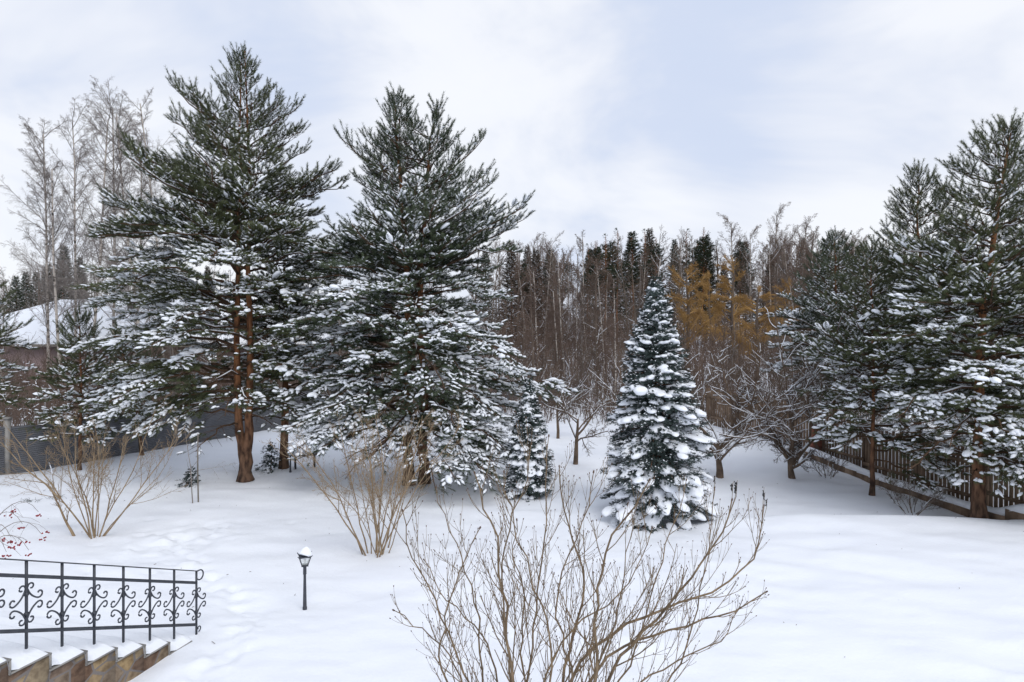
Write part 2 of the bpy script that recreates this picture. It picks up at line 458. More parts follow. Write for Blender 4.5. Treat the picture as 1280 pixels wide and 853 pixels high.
def trunk_path(pts, r0, r1, n=14, wob=.04, rng=None):
    pts = np.array(pts, float)
    t = np.linspace(0, len(pts) - 1, n)
    q = np.stack([np.interp(t, np.arange(len(pts)), pts[:, a]) for a in range(3)], -1)
    if rng is not None: q[1:-1, :2] += rng.normal(0, wob, (n - 2, 2))
    s = np.linspace(0, 1, n)
    r = r0 + (r1 - r0) * s ** .8
    r[0] *= 1.25
    return q, r

def pine(name, label, base, H, prof, seed, trunks=None, r0=.17, per_m=13, elev=None, lo=False, ndl='needle', group=None, cat='pine tree', snowk=1.0, zlow=None, dens=1.0, leaders=None, gap=None, extra=()):
    """prof rows: (tip height, reach towards -x, reach towards +x)"""
    rng = np.random.default_rng(seed)
    bz = float(gz(base[0], base[1])) - .08
    root = thing(name, label, cat, (base[0], base[1], bz), group)
    prof = np.array(sorted(prof))
    zt = prof[:, 0]
    if trunks is None: trunks = [[(0, 0, 0), (.05, 0, H * .5), (0, 0, H)]]
    wood = []
    tps = []
    for tp in trunks:
        q, r = trunk_path(tp, r0 * (1 if len(trunks) == 1 else .82), .012, 16, .02 * H / 8, rng)
        wood.append((q, r)); tps.append((q, r))
    limbs = []; twigs = []
    SB = []; SD = []; SL = []; SZ = []; SO = []; SW = []
    if elev is None: elev = [(0, -18), (.25, -8), (.45, 4), (.7, 17), (.88, 31), (1, 55)]
    ez = np.array([a for a, _ in elev]); ea = np.array([b for _, b in elev])
    z0 = zt[0] if zlow is None else zlow
    nb = int((H - z0) * per_m)
    hs = list(z0 + (H - z0) * ((np.arange(nb) + rng.random(nb)) / nb) ** .86)
    az = rng.random() * 6
    specs = [(h, None, None) for h in hs] + list(extra)
    for h, eaz, ereach in specs:
        tp, tr = tps[rng.integers(len(tps))]
        az += 2.4 + rng.normal(0, .35)
        A = az if eaz is None else eaz
        ca = cos(A)
        Rl = np.interp(h, zt, prof[:, 1]); Rr = np.interp(h, zt, prof[:, 2])
        R = Rl * (1 - ca) / 2 + Rr * (1 + ca) / 2
        R *= 1 - .50 * rng.random() ** 1.3
        if ereach: R = ereach
        if R < .12: continue
        el = radians(np.interp(h / H, ez, ea) + rng.normal(0, 5))
        za = h - R * math.tan(el)
        za = np.clip(za, max(.5, .1 * H) if not lo else .2, H * .985)
        ax = np.interp(za, tp[:, 2], tp[:, 0]); ay = np.interp(za, tp[:, 2], tp[:, 1])
        if eaz is None: R = max(.35 * R, R - ca * ax * .85)
        p0 = np.array([ax, ay, za])
        tip = np.array([ax + cos(A) * R, ay + sin(A) * R, h])
        n = 9
        s = np.linspace(0, 1, n)[:, None]
        droop = (.10 if h < .6 * H else -.08) * R
        pts = p0 + (tip - p0) * s
        pts[:, 2] += (np.sin(s[:, 0] * pi) * droop)
        pts[1:-1] += rng.normal(0, .018 * R, (n - 2, 3))
        Lb = np.linalg.norm(pts[-1] - pts[0])
        rb = .010 + .0085 * Lb
        limbs.append((pts, rb * (1 - .8 * s[:, 0]) + .003))
        seg = unit(np.diff(pts, axis=0))
        load = 1.25 * rng.random() ** 1.2; rel_ = h / H
        # secondaries
        step = .135 / dens
        m_ = max(3, int(Lb * .86 / step))
        for k in range(m_):
            sp = .16 + .84 * (k + rng.random() * .6) / m_
            if sp > 1: sp = 1
            fi = sp * (n - 1); i0 = min(int(fi), n - 2)
            p = pts[i0] + (pts[i0 + 1] - pts[i0]) * (fi - i0); d = seg[i0]
            side = unit(np.cross(d, (0, 0, 1.))) * (1 if k % 2 else -1)
            l2 = (.16 + .44 * Lb * (1 - sp) ** .75 * (.65 + .5 * rng.random()))
            l2 = min(l2, 1.25)
            upk = .10 + .55 * (h / H) ** 2 + rng.normal(0, .12)
            d2 = unit(d * .75 + side * (.72 + .2 * rng.random()) + np.array([0, 0, upk * .6 - .1]))
            sag = np.array([0, 0, (.10 * l2 if h > .5 * H else -.16 * l2)])
            e2 = p + d2 * l2 + sag
            mid = (p + e2) / 2 + rng.normal(0, .03 * l2, 3) + np.array([0, 0, .04 * l2])
            twigs.append((np.array([p, mid, e2]), np.array([.007, .005, .003])))
            ns = max(2, int(l2 / (.085 * (1 + 1.0 * sstep(.5, .9, rel_))) * dens))
            ss = (.22 + .78 * (np.arange(ns) + rng.random(ns)) / ns)
            if sp < .35: ss = ss[ss > .4]
            ns = len(ss)
            if ns == 0: continue
            bp = np.where(ss[:, None] < .5, p + (mid - p) * ss[:, None] * 2, mid + (e2 - mid) * (ss[:, None] * 2 - 1))
            s2 = unit(np.cross(d2, (0, 0, 1.)))
            sg = np.where(np.arange(ns) % 2, 1, -1)[:, None]
            ds = unit(d2 + s2 * sg * (.45 + .5 * rng.random((ns, 1))) + np.array([0, 0, 1.]) * (-.14 + 1.15 * rel_ ** 1.8 + rng.normal(0, .16, (ns, 1))))
            ds[-1] = unit(d2 + np.array([0, 0, .12 + .6 * (h / H) ** 2]))
            SB.append(bp); SD.append(ds); SL.append((.14 + .10 * rng.random(ns)) * (1 + .95 * float(sstep(.45, .9, rel_)))); SZ.append(np.full(ns, h)); SO.append(np.full(ns, sp)); SW.append(np.full(ns, load))
        # shoots at the branch end
        SB.append(pts[-1][None]); SD.append(unit(seg[-1] + np.array([0, 0, .25 + .5 * h / H]))[None]); SL.append(np.array([.26])); SZ.append(np.array([h])); SO.append(np.ones(1)); SW.append(np.array([load]))
    # leaders: upright candles at the top
    for tp, tr in tps:
        for q in range(7):
            a = q * 2.2
            SB.append(tp[-1][None] - np.array([[0, 0, .12 + .05 * q]])); SD.append(unit(np.array([[.45 * cos(a), .45 * sin(a), 1.]])) if q else np.array([[0, 0, 1.]])); SL.append(np.array([.38])); SZ.append(np.array([H])); SO.append(np.zeros(1)); SW.append(np.zeros(1))
    for (lx, ly, lz0, lz1) in (leaders or []):
        pth = np.array([[lx * .25, ly * .25, lz0], [lx * .8, ly * .8, (lz0 + lz1) / 2], [lx, ly, lz1]])
        limbs.append((pth, np.array([.045, .03, .01])))
        for q in range(46):
            s_ = q / 45; a = q * 2.4
            c = np.array([np.interp(s_, [0, .5, 1], pth[:, i]) for i in range(3)])
            ln = .10 + .5 * (1 - s_)
            d = unit(np.array([cos(a), sin(a), 1.3])) if q < 45 else np.array([0, 0, 1.])
            twigs.append((np.array([c, c + d * ln * .5, c + d * ln]), np.array([.008, .006, .004])))
            for w_ in range(3):
                SB.append((c + d * ln * (.4 + .3 * w_))[None]); SD.append(unit(d + rng.normal(0, .25, 3) + np.array([0, 0, .3]))[None]); SL.append(np.array([.25])); SZ.append(np.array([lz1])); SO.append(np.zeros(1)); SW.append(np.zeros(1))
    SB = np.concatenate(SB); SD = np.concatenate(SD); SL = np.concatenate(SL); SZ = np.concatenate(SZ); SO = np.concatenate(SO); SW = np.concatenate(SW)
    if gap is not None:
        keep = gap(SB, rng); SB, SD, SL, SZ, SO, SW = SB[keep], SD[keep], SL[keep], SZ[keep], SO[keep], SW[keep]
    tb = MB(); tb.tubes(wood, 10); t_o = tb.build('trunk', M['pinebark'], root, True)
    lb = MB(); lb.tubes(limbs, 5); lb.tubes(twigs, 3); lb.build('branches', M['limb'], root, True)
    nb_ = MB(); tp_ = SZ / H > .55
    stamp_brush(nb_, PINE_BR, SB[~tp_], SD[~tp_], SL[~tp_] * 1.1, 1.0, rng)
    stamp_brush(nb_, PINE_TOP, SB[tp_], SD[tp_], SL[tp_] * 1.1, 1.0, rng)
    nb_.build('crown', M[ndl], root)
    # snow
    sb = MB()
    rel = SZ / H
    cl = vnoise(SB[:, 0] * 1.3 + seed, SB[:, 1] * 1.3 + SB[:, 2] * .8, seed) * .9
    outw = sstep(.25, .8, SO)
    pr = np.clip((1.0 - .80 * rel + cl * 1.5 + (SW - .45) * 1.3) * (.25 + .75 * outw) * snowk, .03 * snowk, .92)
    q = (rng.random(len(SB)) < pr) & (np.abs(SD[:, 2]) < .9 - .3 * rel)
    nq = int(q.sum())
    C = SB[q] + SD[q] * (SL[q] * (.50 + .35 * rng.random(nq)))[:, None] + np.array([0, 0, .028])
    heavy = np.clip(1.25 - .75 * rel[q] + .7 * cl[q] + .5 * (SW[q] - .5), .45, 1.6)
    sz = (.55 + .6 * rng.random(nq)) * heavy
    stamp_lumps(sb, LUMPS_S, C, SD[q], (.058 + .028 * heavy) * (.6 + .6 * rng.random(nq)), .030 * sz + .007, .030 * sz + .005, rng)
    q2 = q & (rng.random(len(SB)) < .7); n2 = int(q2.sum())
    stamp_lumps(sb, LUMPS_S, SB[q2] + SD[q2] * (SL[q2] * .2 * rng.random(n2))[:, None] + rng.normal(0, .012, (n2, 3)) + np.array([0, 0, .028]), SD[q2] + rng.normal(0, .25, (n2, 3)), .042 * (.6 + .7 * rng.random(n2)), .026 * (.6 + .7 * rng.random(n2)), .022 + 0 * rng.random(n2), rng)
    big = (rng.random(len(SB)) < .07 * snowk * SW) & (rel < .72) & (SO > .45)
    kz = int(big.sum())
    if kz:
        s_ = .6 + .7 * rng.random(kz)
        stamp_lumps(sb, LUMPS, SB[big] + SD[big] * (SL[big] * .4)[:, None] + np.array([0, 0, .04]), SD[big], .13 * s_, .075 * s_, .060 * s_, rng)
    q = (rng.random(len(SB)) < (.80 + .6 * cl) * snowk) & (rel > .36)
    nq = int(q.sum()); u_ = .55 + .6 * rng.random(nq)
    Dq = SD[q] * np.array([1, 1, .35])
    stamp_lumps(sb, LUMPS_S, SB[q] + np.array([0, 0, .03]), Dq, .055 * u_, .030 * u_, .024 * u_, rng)
    # snow lines along the limbs
    sl = []
    for pts, r in limbs:
        dz = unit(pts[-1] - pts[0])[2]
        if abs(dz) < .5 and rng.random() < .5:
            i_ = int(rng.integers(1, 5)); j_ = i_ + 4; tp4 = np.array([.25, .9, 1, .25])
            sl.append((pts[i_:j_] + np.array([0, 0, 1.]) * (r[i_:j_] * .9 + .003)[:, None], (r[i_:j_] * .6 + .006) * tp4))
    if sl: sb.tubes(sl, 5)
    sb.build('snow', M['snowb'], root, True)
    return root

MX = F / 19.2   # pixels per metre at the two big pines
def zz(y, d=19.2): return CZ - (y - 400) / F * d
PA = [(zz(60), 0, 0), (zz(85), .35, .35), (zz(105), .9, .7), (zz(130), 1.5, 1.2), (zz(175), 2.6, 1.7), (zz(215), 3.4, 2.5), (zz(240), 3.6, 2.7), (zz(300), 4.1, 2.8), (zz(345), 4.4, 3.0), (zz(400), 4.1, 2.6), (zz(460), 4.0, 2.4), (zz(520), 3.6, 2.2), (zz(560), 2.4, 1.2)]
xa = (306 - 640) / F * 19.2
pine('pine_tree', 'tallest pine, with a forked orange trunk, left of the bushier pine', (xa, 19.2), zz(60), PA, 11,
     trunks=[[(0, 0, 0), (-.03, 0, .8), (-.22, 0, 1.7), (-.25, .05, 5), (-.1, .05, 8.5), (-.1, 0, zz(78))], [(0.03, 0, 0), (.06, 0, .8), (.14, -.05, 1.8), (.15, 0, 5), (.12, 0, 8), (0, 0, zz(62))]],
     r0=.235, per_m=13.5, zlow=1.2, snowk=1.05,
     gap=lambda S, rng: ~((S[:, 2] < 5.2) & (np.abs(S[:, 0]) < .6) & (S[:, 1] < .1) & (rng.random(len(S)) < .8)) & ~((S[:, 2] < 2.3) & (np.abs(S[:, 0]) < 1.3) & (rng.random(len(S)) < .7)), extra=[(zz(104), pi, 2.1), (zz(178), pi - .2, 3.5), (zz(182), pi + .2, 3.2), (zz(242), pi, 3.8), (zz(296), pi, 4.2), (zz(340), pi - .3, 4.6), (zz(130), .1, 1.6), (zz(210), 0, 2.7), (zz(218), .3, 2.6), (zz(500), pi, 4.1), (zz(520), pi + .45, 3.6), (zz(465), pi - .3, 4.3), (zz(435), pi + .2, 4.2), (zz(525), pi + .8, 2.6), (zz(535), pi - .2, 3.3), (zz(380), pi, 4.4), (zz(480), .2, 2.4), (zz(515), -.4, 2.2)])
PB = [(zz(120), 0, 0), (zz(140), .5, .8), (zz(172), 1.1, 1.25), (zz(215), 1.5, 1.9), (zz(262), 1.7, 3.1), (zz(295), 2.9, 3.0), (zz(350), 3.3, 3.0), (zz(400), 3.5, 3.4), (zz(440), 3.2, 3.4), (zz(480), 2.9, 4.2), (zz(540), 3.1, 4.0), (zz(580), 2.6, 3.4), (zz(600), 1.8, 3.0)]
xb = (512 - 640) / F * 19.0
pine('pine_tree', 'broad bushy pine with two trunk stems and snow laden low boughs in the middle', (xb, 19.0), zz(120), PB, 23,
     trunks=[[(-.02, 0, 0), (-.08, 0, 2), (-.05, 0, 6), (-.3, 0, 9.2), (-.45, 0, zz(122))], [(.4, .1, 0), (.36, .1, 2), (.25, .1, 6), (.5, .1, 9), (.75, .1, zz(140))]],
     r0=.20, per_m=17, zlow=.35, snowk=1.15, ndl='needle2',
     gap=lambda S, rng: ~((S[:, 2] < 1.75 + .25 * rng.random(len(S))) & (S[:, 0] > -1.5) & (S[:, 0] < 1.0) & (rng.random(len(S)) < .85)) & ~((S[:, 2] < 1.15) & (S[:, 0] < -1.2) & (rng.random(len(S)) < .8)),
     extra=[(zz(255), 0, 3.3), (zz(266), .25, 3.0), (zz(215), .1, 2.3), (zz(172), pi, 1.7), (zz(178), pi + .3, 1.6), (zz(170), 0.1, 1.6), (zz(480), -.1, 4.5), (zz(300), pi, 3.2), (zz(405), pi + .2, 3.7), (zz(480), pi + .3, 3.3), (zz(520), pi + .5, 3.3), (zz(540), pi + .75, 3.2), (zz(445), pi + .1, 3.5), (zz(500), pi + .9, 3.0), (zz(560), pi + .3, 2.9)] + [(z_, a_, r_) for z_, a_, r_ in zip([.9, .7, .5, .8, 1.2, .6, 1.0, 1.4, 1.3, .9], [-.6, -.75, -.9, -1.05, -.5, -1.2, -2.2, -2.4, -1.9, -1.5], [3.1, 3.3, 3.2, 3.1, 3.2, 3.0, 2.8, 3.2, 2.9, 3.0])])
xc = (352 - 640) / F * 20.6
pine('pine_tree', 'slimmer dark trunked pine growing between the two big pines', (xc, 20.8), 8.2,
     [(8.2, 0, 0), (7.4, .6, .8), (6, 1.2, 1.6), (4.5, 1.7, 2.0), (3, 1.9, 2.2), (1.6, 1.5, 1.9)], 31, r0=.14, per_m=11, zlow=1.5, dens=.9)
# right side
pine('pine_tree', 'nearest right hand pine with orange trunk and snow clumps on low boughs', (10.97, 16.0), 9.3,
     [(9.3, .1, .1), (8.8, .5, .6), (7.5, 1.3, 1.4), (6, 2.1, 2.2), (4.8, 2.7, 2.6), (3.4, 2.9, 2.6), (2.4, 2.0, 2.6), (1.2, 1.5, 2.4), (.5, .9, 2.0)], 41, r0=.17,
     trunks=[[(0, 0, 0), (-.02, 0, 2), (.05, 0, 5), (.45, 0, 7.5), (.75, 0, 9.3)]], per_m=16.5, zlow=.8, snowk=1.0, dens=1.05,
     gap=lambda S, rng: (S[:, 2] > 2.6) | (S[:, 0] > -1.3 + 1.1 * rng.random(len(S))),
     extra=[(2.3, -1.9, 2.2), (2.0, -1.5, 2.0), (2.5, -1.2, 2.2), (1.2, -1.3, 1.8), (1.7, -.8, 2.2), (1.0, -.9, 2.0), (2.1, -2.4, 2.3), (1.5, -2.7, 2.6), (2.6, -2.8, 2.6)])
pine('pine_tree', 'pine cut off by the right edge of the photo', (14.2, 17.4), 10.6,
     [(10.6, 0, 0), (9.8, .6, .8), (8, 1.7, 1.8), (6, 2.7, 2.8), (4, 3.2, 3), (2, 2.8, 3)], 42, r0=.17, per_m=12, zlow=2, snowk=.9, dens=.85)
pine('pine_tree', 'pointed pine behind the wooden fence between the nearest right hand pine and the slender one', (12.5, 21.0), 9.45,
     [(9.45, 0, 0), (8.9, .6, .6), (7.8, 1.3, 1.2), (6.2, 1.9, 2), (4.5, 2.7, 2.4), (3, 2.8, 2.4), (1.8, 2.4, 2)], 43, r0=.14, per_m=16, zlow=1.8, snowk=1.2)
pine('pine_tree', 'slender dark trunked pine standing in front of the wooden fence', (9.75, 18.5), 6.85,
     [(6.85, 0, 0), (6.3, .5, .5), (5.2, 1.3, 1.4), (4.2, 1.8, 1.8), (3.2, 2.0, 2.0), (2.4, 1.8, 1.7)], 44, r0=.075, per_m=17, zlow=2.0, snowk=1.3, dens=.95,
     extra=[(1.5, a_, r_) for a_, r_ in ((0.2, 2.0), (1.2, 1.6), (-.5, 2.1), (-2.6, 1.3), (2.6, 1.4), (-1.3, 1.5))] + [(1.0, -.2, 2.2), (.8, -.7, 1.9), (1.15, .5, 2.4), (1.9, -2.9, 1.6), (.6, -1.0, 1.6)])
pine('pine_tree', 'snowiest pine at the far end of the right row beside the bare apple tree', (12.4, 26.2), 7.9,
     [(7.9, 0, 0), (7.3, .5, .5), (6, 1.6, 1.4), (4.8, 2.3, 1.9), (3.6, 2.6, 2.2), (2.4, 2.5, 2.2), (1.4, 2.0, 1.8)], 45, r0=.11, per_m=16, zlow=1.2, snowk=1.6, ndl='needle2')
for x, y, H_, sd_, lab in [(14.6, 25.5, 6.6, 46, 'young dense pine behind the wooden fence, deepest in the right hand shade'), (16.6, 22.8, 6.0, 47, 'low wide pine behind the fence at the right edge'), (14.9, 21.2, 4.6, 48, 'smallest pine directly behind the wooden fence'), (14.4, 30.5, 8.0, 49, 'farthest pine of the right row rising behind the snowiest one')]:
    pine('pine_tree', lab, (x, y), H_, [(H_, 0, 0), (H_ * .85, 1, 1), (H_ * .6, 1.9, 1.9), (H_ * .3, 2.3, 2.3), (.6, 2.0, 2.0)], sd_, r0=.09, per_m=11, zlow=.5, snowk=.8, dens=.8, lo=True)
# left side
pine('pine_tree', 'small sparse pine in front of the grey metal fence', (-12.8, 20.2), 4.75,
     [(4.75, 0, 0), (4.3, .35, .35), (3.6, .8, .8), (2.8, 1.1, 1.1), (2, 1.3, 1.3), (1.2, 1.2, 1.2)], 51, r0=.06, per_m=16, zlow=.9, snowk=1.2, dens=.9,
     elev=[(0, -10), (.5, 5), (1, 35)])
pine('pine_tree', 'leaning small pine beside the tallest pine, over the grey metal fence', (-12.6, 22.6), 4.3,
     [(4.3, 0, 0), (3.8, .5, .5), (3, 1.1, 1.0), (2.2, 1.4, 1.2), (1.4, 1.3, 1.1)], 52, r0=.07, per_m=15, zlow=1.0, snowk=1.25, dens=.9, trunks=[[(0.35, 0, 0), (.2, 0, 1.5), (-.2, 0, 3), (-.5, 0, 4.3)]])
pine('pine_tree', 'pine at the left edge of the photo, only its boughs in view', (-15.9, 20.0), 6.4,
     [(6.4, 0, 0), (5.6, .9, .9), (4.5, 1.4, 1.5), (3.2, 1.5, 1.7), (2, 1.5, 1.6), (1, 1.2, 1.3)], 53, r0=.1, per_m=11, zlow=.8, snowk=1.1, dens=.85)

# ------------------------------------------------------------------ spruces with snow pillows
def spruce(name, label, base, H, R, seed, snow=1.0, dens=1.0, pillow=.30, cat='spruce tree', remesh=.022, group=None, zb=.12):
    rng = np.random.default_rng(seed)
    bz = float(gz(base[0], base[1])) - .1
    root = thing(name, label, cat, (base[0], base[1], bz), group)
    tb = MB(); q, r = trunk_path([(0, 0, 0), (0.02, 0, H * .5), (0, 0, H)], .022 * H, .006, 10, .01, rng); tb.tubes([(q, r)], 8)
    limbs = []; SB = []; SD = []; SL = []
    sn = MB()
    nbr = int((38 * H if H > 2 else 60 * H) * dens)
    az = 0
    for t in range(nbr):
        h = zb + (H * .965 - zb) * ((t + rng.random()) / nbr) ** .95
        prof = R * ((1 - h / H) ** .74 * min(1, .35 + 1.9 * (1 - h / H))) * (1 if h > .14 * H else .86 + .14 * h / (.14 * H)) + .03 * R
        az += 2.399 + rng.normal(0, .25)
        Lb = prof * (.66 + .38 * rng.random())
        if Lb < .05: continue
        el = radians(-4 + 40 * (h / H) ** 1.6 + rng.normal(0, 5))
        d0 = np.array([cos(az), sin(az), 0]); side = np.array([-sin(az), cos(az), 0])
        n = 7; s = np.linspace(0, 1, n)
        z = h + math.tan(el) * Lb * s - .34 * Lb * s ** 2 * (1.15 - h / H) + .26 * Lb * (1 - h / H) * s ** .5
        pts = d0[None] * (Lb * s)[:, None]; pts[:, 2] = z
        limbs.append((pts, (.006 + .010 * Lb) * (1 - .8 * s)))
        wmax = min(.30 * Lb + .09, .40) * (1 if H > 2 else .7)
        ns = int((Lb * 95 + 14) * dens)
        sp = .12 + .88 * rng.random(ns) ** .75
        wp = (rng.random(ns) * 2 - 1)
        wf = np.sin(np.clip((sp - .05) / .95, 0, 1) * pi * .80 + .3)
        loc = np.stack([np.interp(sp, s, pts[:, i]) for i in range(3)], -1)
        loc = loc + side[None] * (wp * wmax * wf)[:, None]
        loc[:, 2] -= np.abs(wp) * wf * wmax * .25 + .07 * rng.random(ns) - .13 * (rng.random(ns) < .22)
        dd = unit(d0[None] * (.9 + .3 * rng.random((ns, 1))) + side[None] * (wp * 1.1)[:, None] + np.array([0, 0, 1.]) * rng.normal(-.1, .28, (ns, 1)))
        SB.append(loc); SD.append(dd); SL.append(np.minimum(.08 + .08 * rng.random(ns), .34 * Lb + .035))
        if rng.random() < .80 * snow and h < .97 * H and Lb > .1:
            amt = .65 + .7 * rng.random()
            a0 = .45 + .2 * rng.random(); nl = int(rng.integers(2, 5))
            for q_ in range(nl):
                a = min(.97, a0 + .5 * (q_ + .5 * rng.random()) / nl)
                for sd_ in ((-.5, .1, .55) if wmax > .2 else (-.2, .3)):
                    if rng.random() < .15: continue
                    c = np.array([np.interp(a, s, pts[:, i]) for i in range(3)]) + side * (sd_ + .2 * rng.normal()) * wmax
                    rr = (.042 + .088 * min(Lb, 1.2)) * (.55 + .7 * rng.random() ** 1.5)
                    if H < 2: rr *= .5
                    c[2] += rr * .22 * amt - abs(sd_) * wmax * .30
                    stamp_lumps(sn, LUMPS, c[None], (d0 + np.array([0, 0, (pts[-1, 2] - pts[3, 2]) / (.5 * Lb)]))[None], np.array([rr * 1.35]), np.array([rr * 1.05]), np.array([rr * .50 * amt + .012]), rng)
    tb.tubes(limbs, 4)
    # leader
    SB.append(np.array([[0, 0, H - .12]] * 4) if H > 2 else np.array([[0, 0, H - .06]] * 3)); SD.append(unit(np.array([[0, 0, 1.], [.5, .2, .8], [-.5, .1, .8], [.1, -.5, .8]]))[:len(SB[-1])]); SL.append(np.full(len(SB[-1]), .14 if H > 2 else .06))
    tb.build('trunk', M['pinebark'], root, True)
    nm = MB(); SB = np.concatenate(SB); SD = np.concatenate(SD); SL = np.concatenate(SL)
    stamp_brush(nm, SPR_BR, SB, SD, SL, 1.0, rng)
    nm.build('crown', M['spruce'], root)
    # light dusting
    q = rng.random(len(SB)) < .22 * snow
    stamp_lumps(sn if remesh is None else (dm := MB()), LUMPS_S, SB[q] + SD[q] * (SL[q] * .6)[:, None] + np.array([0, 0, .015]), SD[q] * np.array([1, 1, .5]), np.full(q.sum(), .035), np.full(q.sum(), .02), np.full(q.sum(), .015), rng)
    if sn.n:
        o = sn.build('snow', M['snowp'], root, True)
        if remesh:
            md = o.modifiers.new('remesh', 'REMESH'); md.mode = 'VOXEL'; md.voxel_size = remesh; md.use_smooth_shade = True
            sm = o.modifiers.new('smooth', 'SMOOTH'); sm.factor = .5; sm.iterations = 7
            dm.build('frost', M['snowb'], root, True)
    return root

spruce('spruce_tree', 'conical blue spruce with thick snow pillows standing alone in the open lawn', (3.35, 15.9), 5.72, 1.50, 61)
spruce('spruce_tree', 'narrow snow crusted spruce at the right foot of the bushy pine', (.45, 17.6), 3.15, .74, 62, snow=1.3, remesh=.025)
spruce('spruce_sapling', 'knee high spruce seedling beside the slim dark trunk', (-7.25, 20.5), .95, .42, 63, snow=.25, dens=.38, remesh=None, cat='spruce sapling', zb=.08)
spruce('spruce_sapling', 'tiny spruce seedling beside the thin wooden stakes', (-8.62, 18.3), .55, .36, 64, snow=.35, dens=.42, remesh=None, cat='spruce sapling', zb=.06)

# ------------------------------------------------------------------ bare trees and shrubs
def grow(rng, p, d, L, r, lvl, S, out, r_end=.35):
    sp = S[lvl]
    n = sp['n']
    pts = [p]; q = p; dd = d
    step = L / (n - 1)
    for k in range(n - 1):
        dd = dd + rng.normal(0, sp['wob'], 3) + np.array([0, 0, sp['trop']])
        dd = dd / np.sqrt(dd @ dd)
        q = q + dd * step
        pts.append(q)
    pts = np.array(pts)
    rad = r * (1 - (1 - r_end) * np.linspace(0, 1, n))
    out[min(lvl, len(out) - 1)].append((pts, rad))
    if lvl + 1 >= len(S): return
    c = S[lvl + 1]
    m = int(round(sp['kids'] * (.8 + .4 * rng.random())))
    for k in range(m):
        s = sp['s0'] + (1 - sp['s0']) * (k + rng.random()) / m
        s = min(s, .995)
        fi = s * (n - 1); i0 = min(int(fi), n - 2)
        pp = pts[i0] + (pts[i0 + 1] - pts[i0]) * (fi - i0)
        t = unit(pts[i0 + 1] - pts[i0])
        rnd = rng.normal(0, 1, 3); rnd -= (rnd @ t) * t; rnd /= np.sqrt(rnd @ rnd) + 1e-9
        if sp.get('flat') : rnd[2] *= .4
        a = radians(c['ang'] * (.75 + .5 * rng.random()))
        cd_ = t * cos(a) + rnd * sin(a)
        Lc = L * c['len'] * (1 - .62 * s * sp.get('tap', 1)) * (.6 + .6 * rng.random())
        rc = min(rad[i0] * .62, c['r'] if 'r' in c else 9) * (.75 + .3 * rng.random())
        grow(rng, pp, cd_, max(Lc, .06), max(rc, sp.get('rmin', .003)) if lvl < 1 else max(rc, .003), lvl + 1, S, out, .4)

def bare_tree(name, label, cat, loc, seed, L0, r0, S, mt_trunk, mt_twig, group=None, stems=None, snow=0.0, split=1, rz=0, lean=(0, 0, 1), tw_sides=3, snow_r=.008, zoff=-.08):
    rng = np.random.default_rng(seed)
    root = thing(name, label, cat, loc, group, rz)
    out_ = [[] for _ in S]
    stems = stems or [((0, 0, zoff), lean, L0, r0)]
    for (p, d, l, r) in stems:
        grow(rng, np.array(p, float), unit(np.array(d, float)), l, r, 0, S, out_)
    a = MB()
    for k in range(split): a.tubes(out_[k], 8 if k == 0 else 5)
    a.build('trunk', M[mt_trunk], root, True)
    b = MB()
    for k in range(split, len(S)): b.tubes(out_[k], 4 if k <= 1 else tw_sides)
    if b.n: b.build('crown', M[mt_twig], root, True)
    if snow > 0:
        s_ = MB(); lst = []
        for k, o in enumerate(out_):
            for pts, r in o:
                d = unit(pts[-1] - pts[0])
                if abs(d[2]) < .86 and rng.random() < snow and r[0] > snow_r:
                    m = len(pts); i0 = 0 if k else m // 3
                    pp = pts[i0:]; rr = r[i0:]
                    if len(pp) < 2: continue
                    th = np.clip(rr * .55 + .006, .007, .032)
                    lst.append((pp + np.array([0, 0, 1.]) * (rr * .75 + th * .5)[:, None], th * (.7 + .5 * rng.random(len(rr)))))
        s_.tubes(lst, 4)
        if s_.n: s_.build('snow', M['snowb'], root, True)
    return root

SP_BIRCH = [dict(n=14, wob=.018, trop=.012, kids=36, s0=.26, rmin=.004), dict(n=8, wob=.07, trop=.015, kids=13, s0=.15, ang=38, len=.29, r=.022), dict(n=6, wob=.10, trop=-.02, kids=13, s0=.12, ang=36, len=.38, r=.009), dict(n=5, wob=.10, trop=-.16, kids=2, s0=.2, ang=35, len=.60, r=.0048), dict(n=3, wob=.12, trop=-.18, ang=30, len=.6, r=.0035)]
SP_TREE = [dict(n=12, wob=.03, trop=.02, kids=34, s0=.10, rmin=.007), dict(n=6, wob=.10, trop=.045, kids=9, s0=.2, ang=42, len=.26, r=.035), dict(n=5, wob=.12, trop=.06, kids=7, s0=.15, ang=40, len=.45, r=.015), dict(n=3, wob=.14, trop=.05, kids=3, s0=.2, ang=38, len=.5, r=.010), dict(n=3, wob=.14, trop=.04, ang=35, len=.7, r=.0085)]
SP_THIN = [dict(n=12, wob=.022, trop=.015, kids=34, s0=.12, rmin=.007), dict(n=6, wob=.09, trop=.05, kids=9, s0=.2, ang=38, len=.20, r=.025), dict(n=4, wob=.12, trop=.06, kids=7, s0=.15, ang=38, len=.5, r=.012), dict(n=3, wob=.14, trop=.05, ang=38, len=.7, r=.009)]
SP_WILLOW = [dict(n=9, wob=.07, trop=.03, kids=20, s0=.25, rmin=.007), dict(n=7, wob=.10, trop=.0, kids=18, s0=.15, ang=58, len=.45, r=.05), dict(n=6, wob=.09, trop=-.03, kids=16, s0=.15, ang=35, len=.5, r=.016), dict(n=5, wob=.06, trop=-.22, ang=40, len=.75, r=.010)]
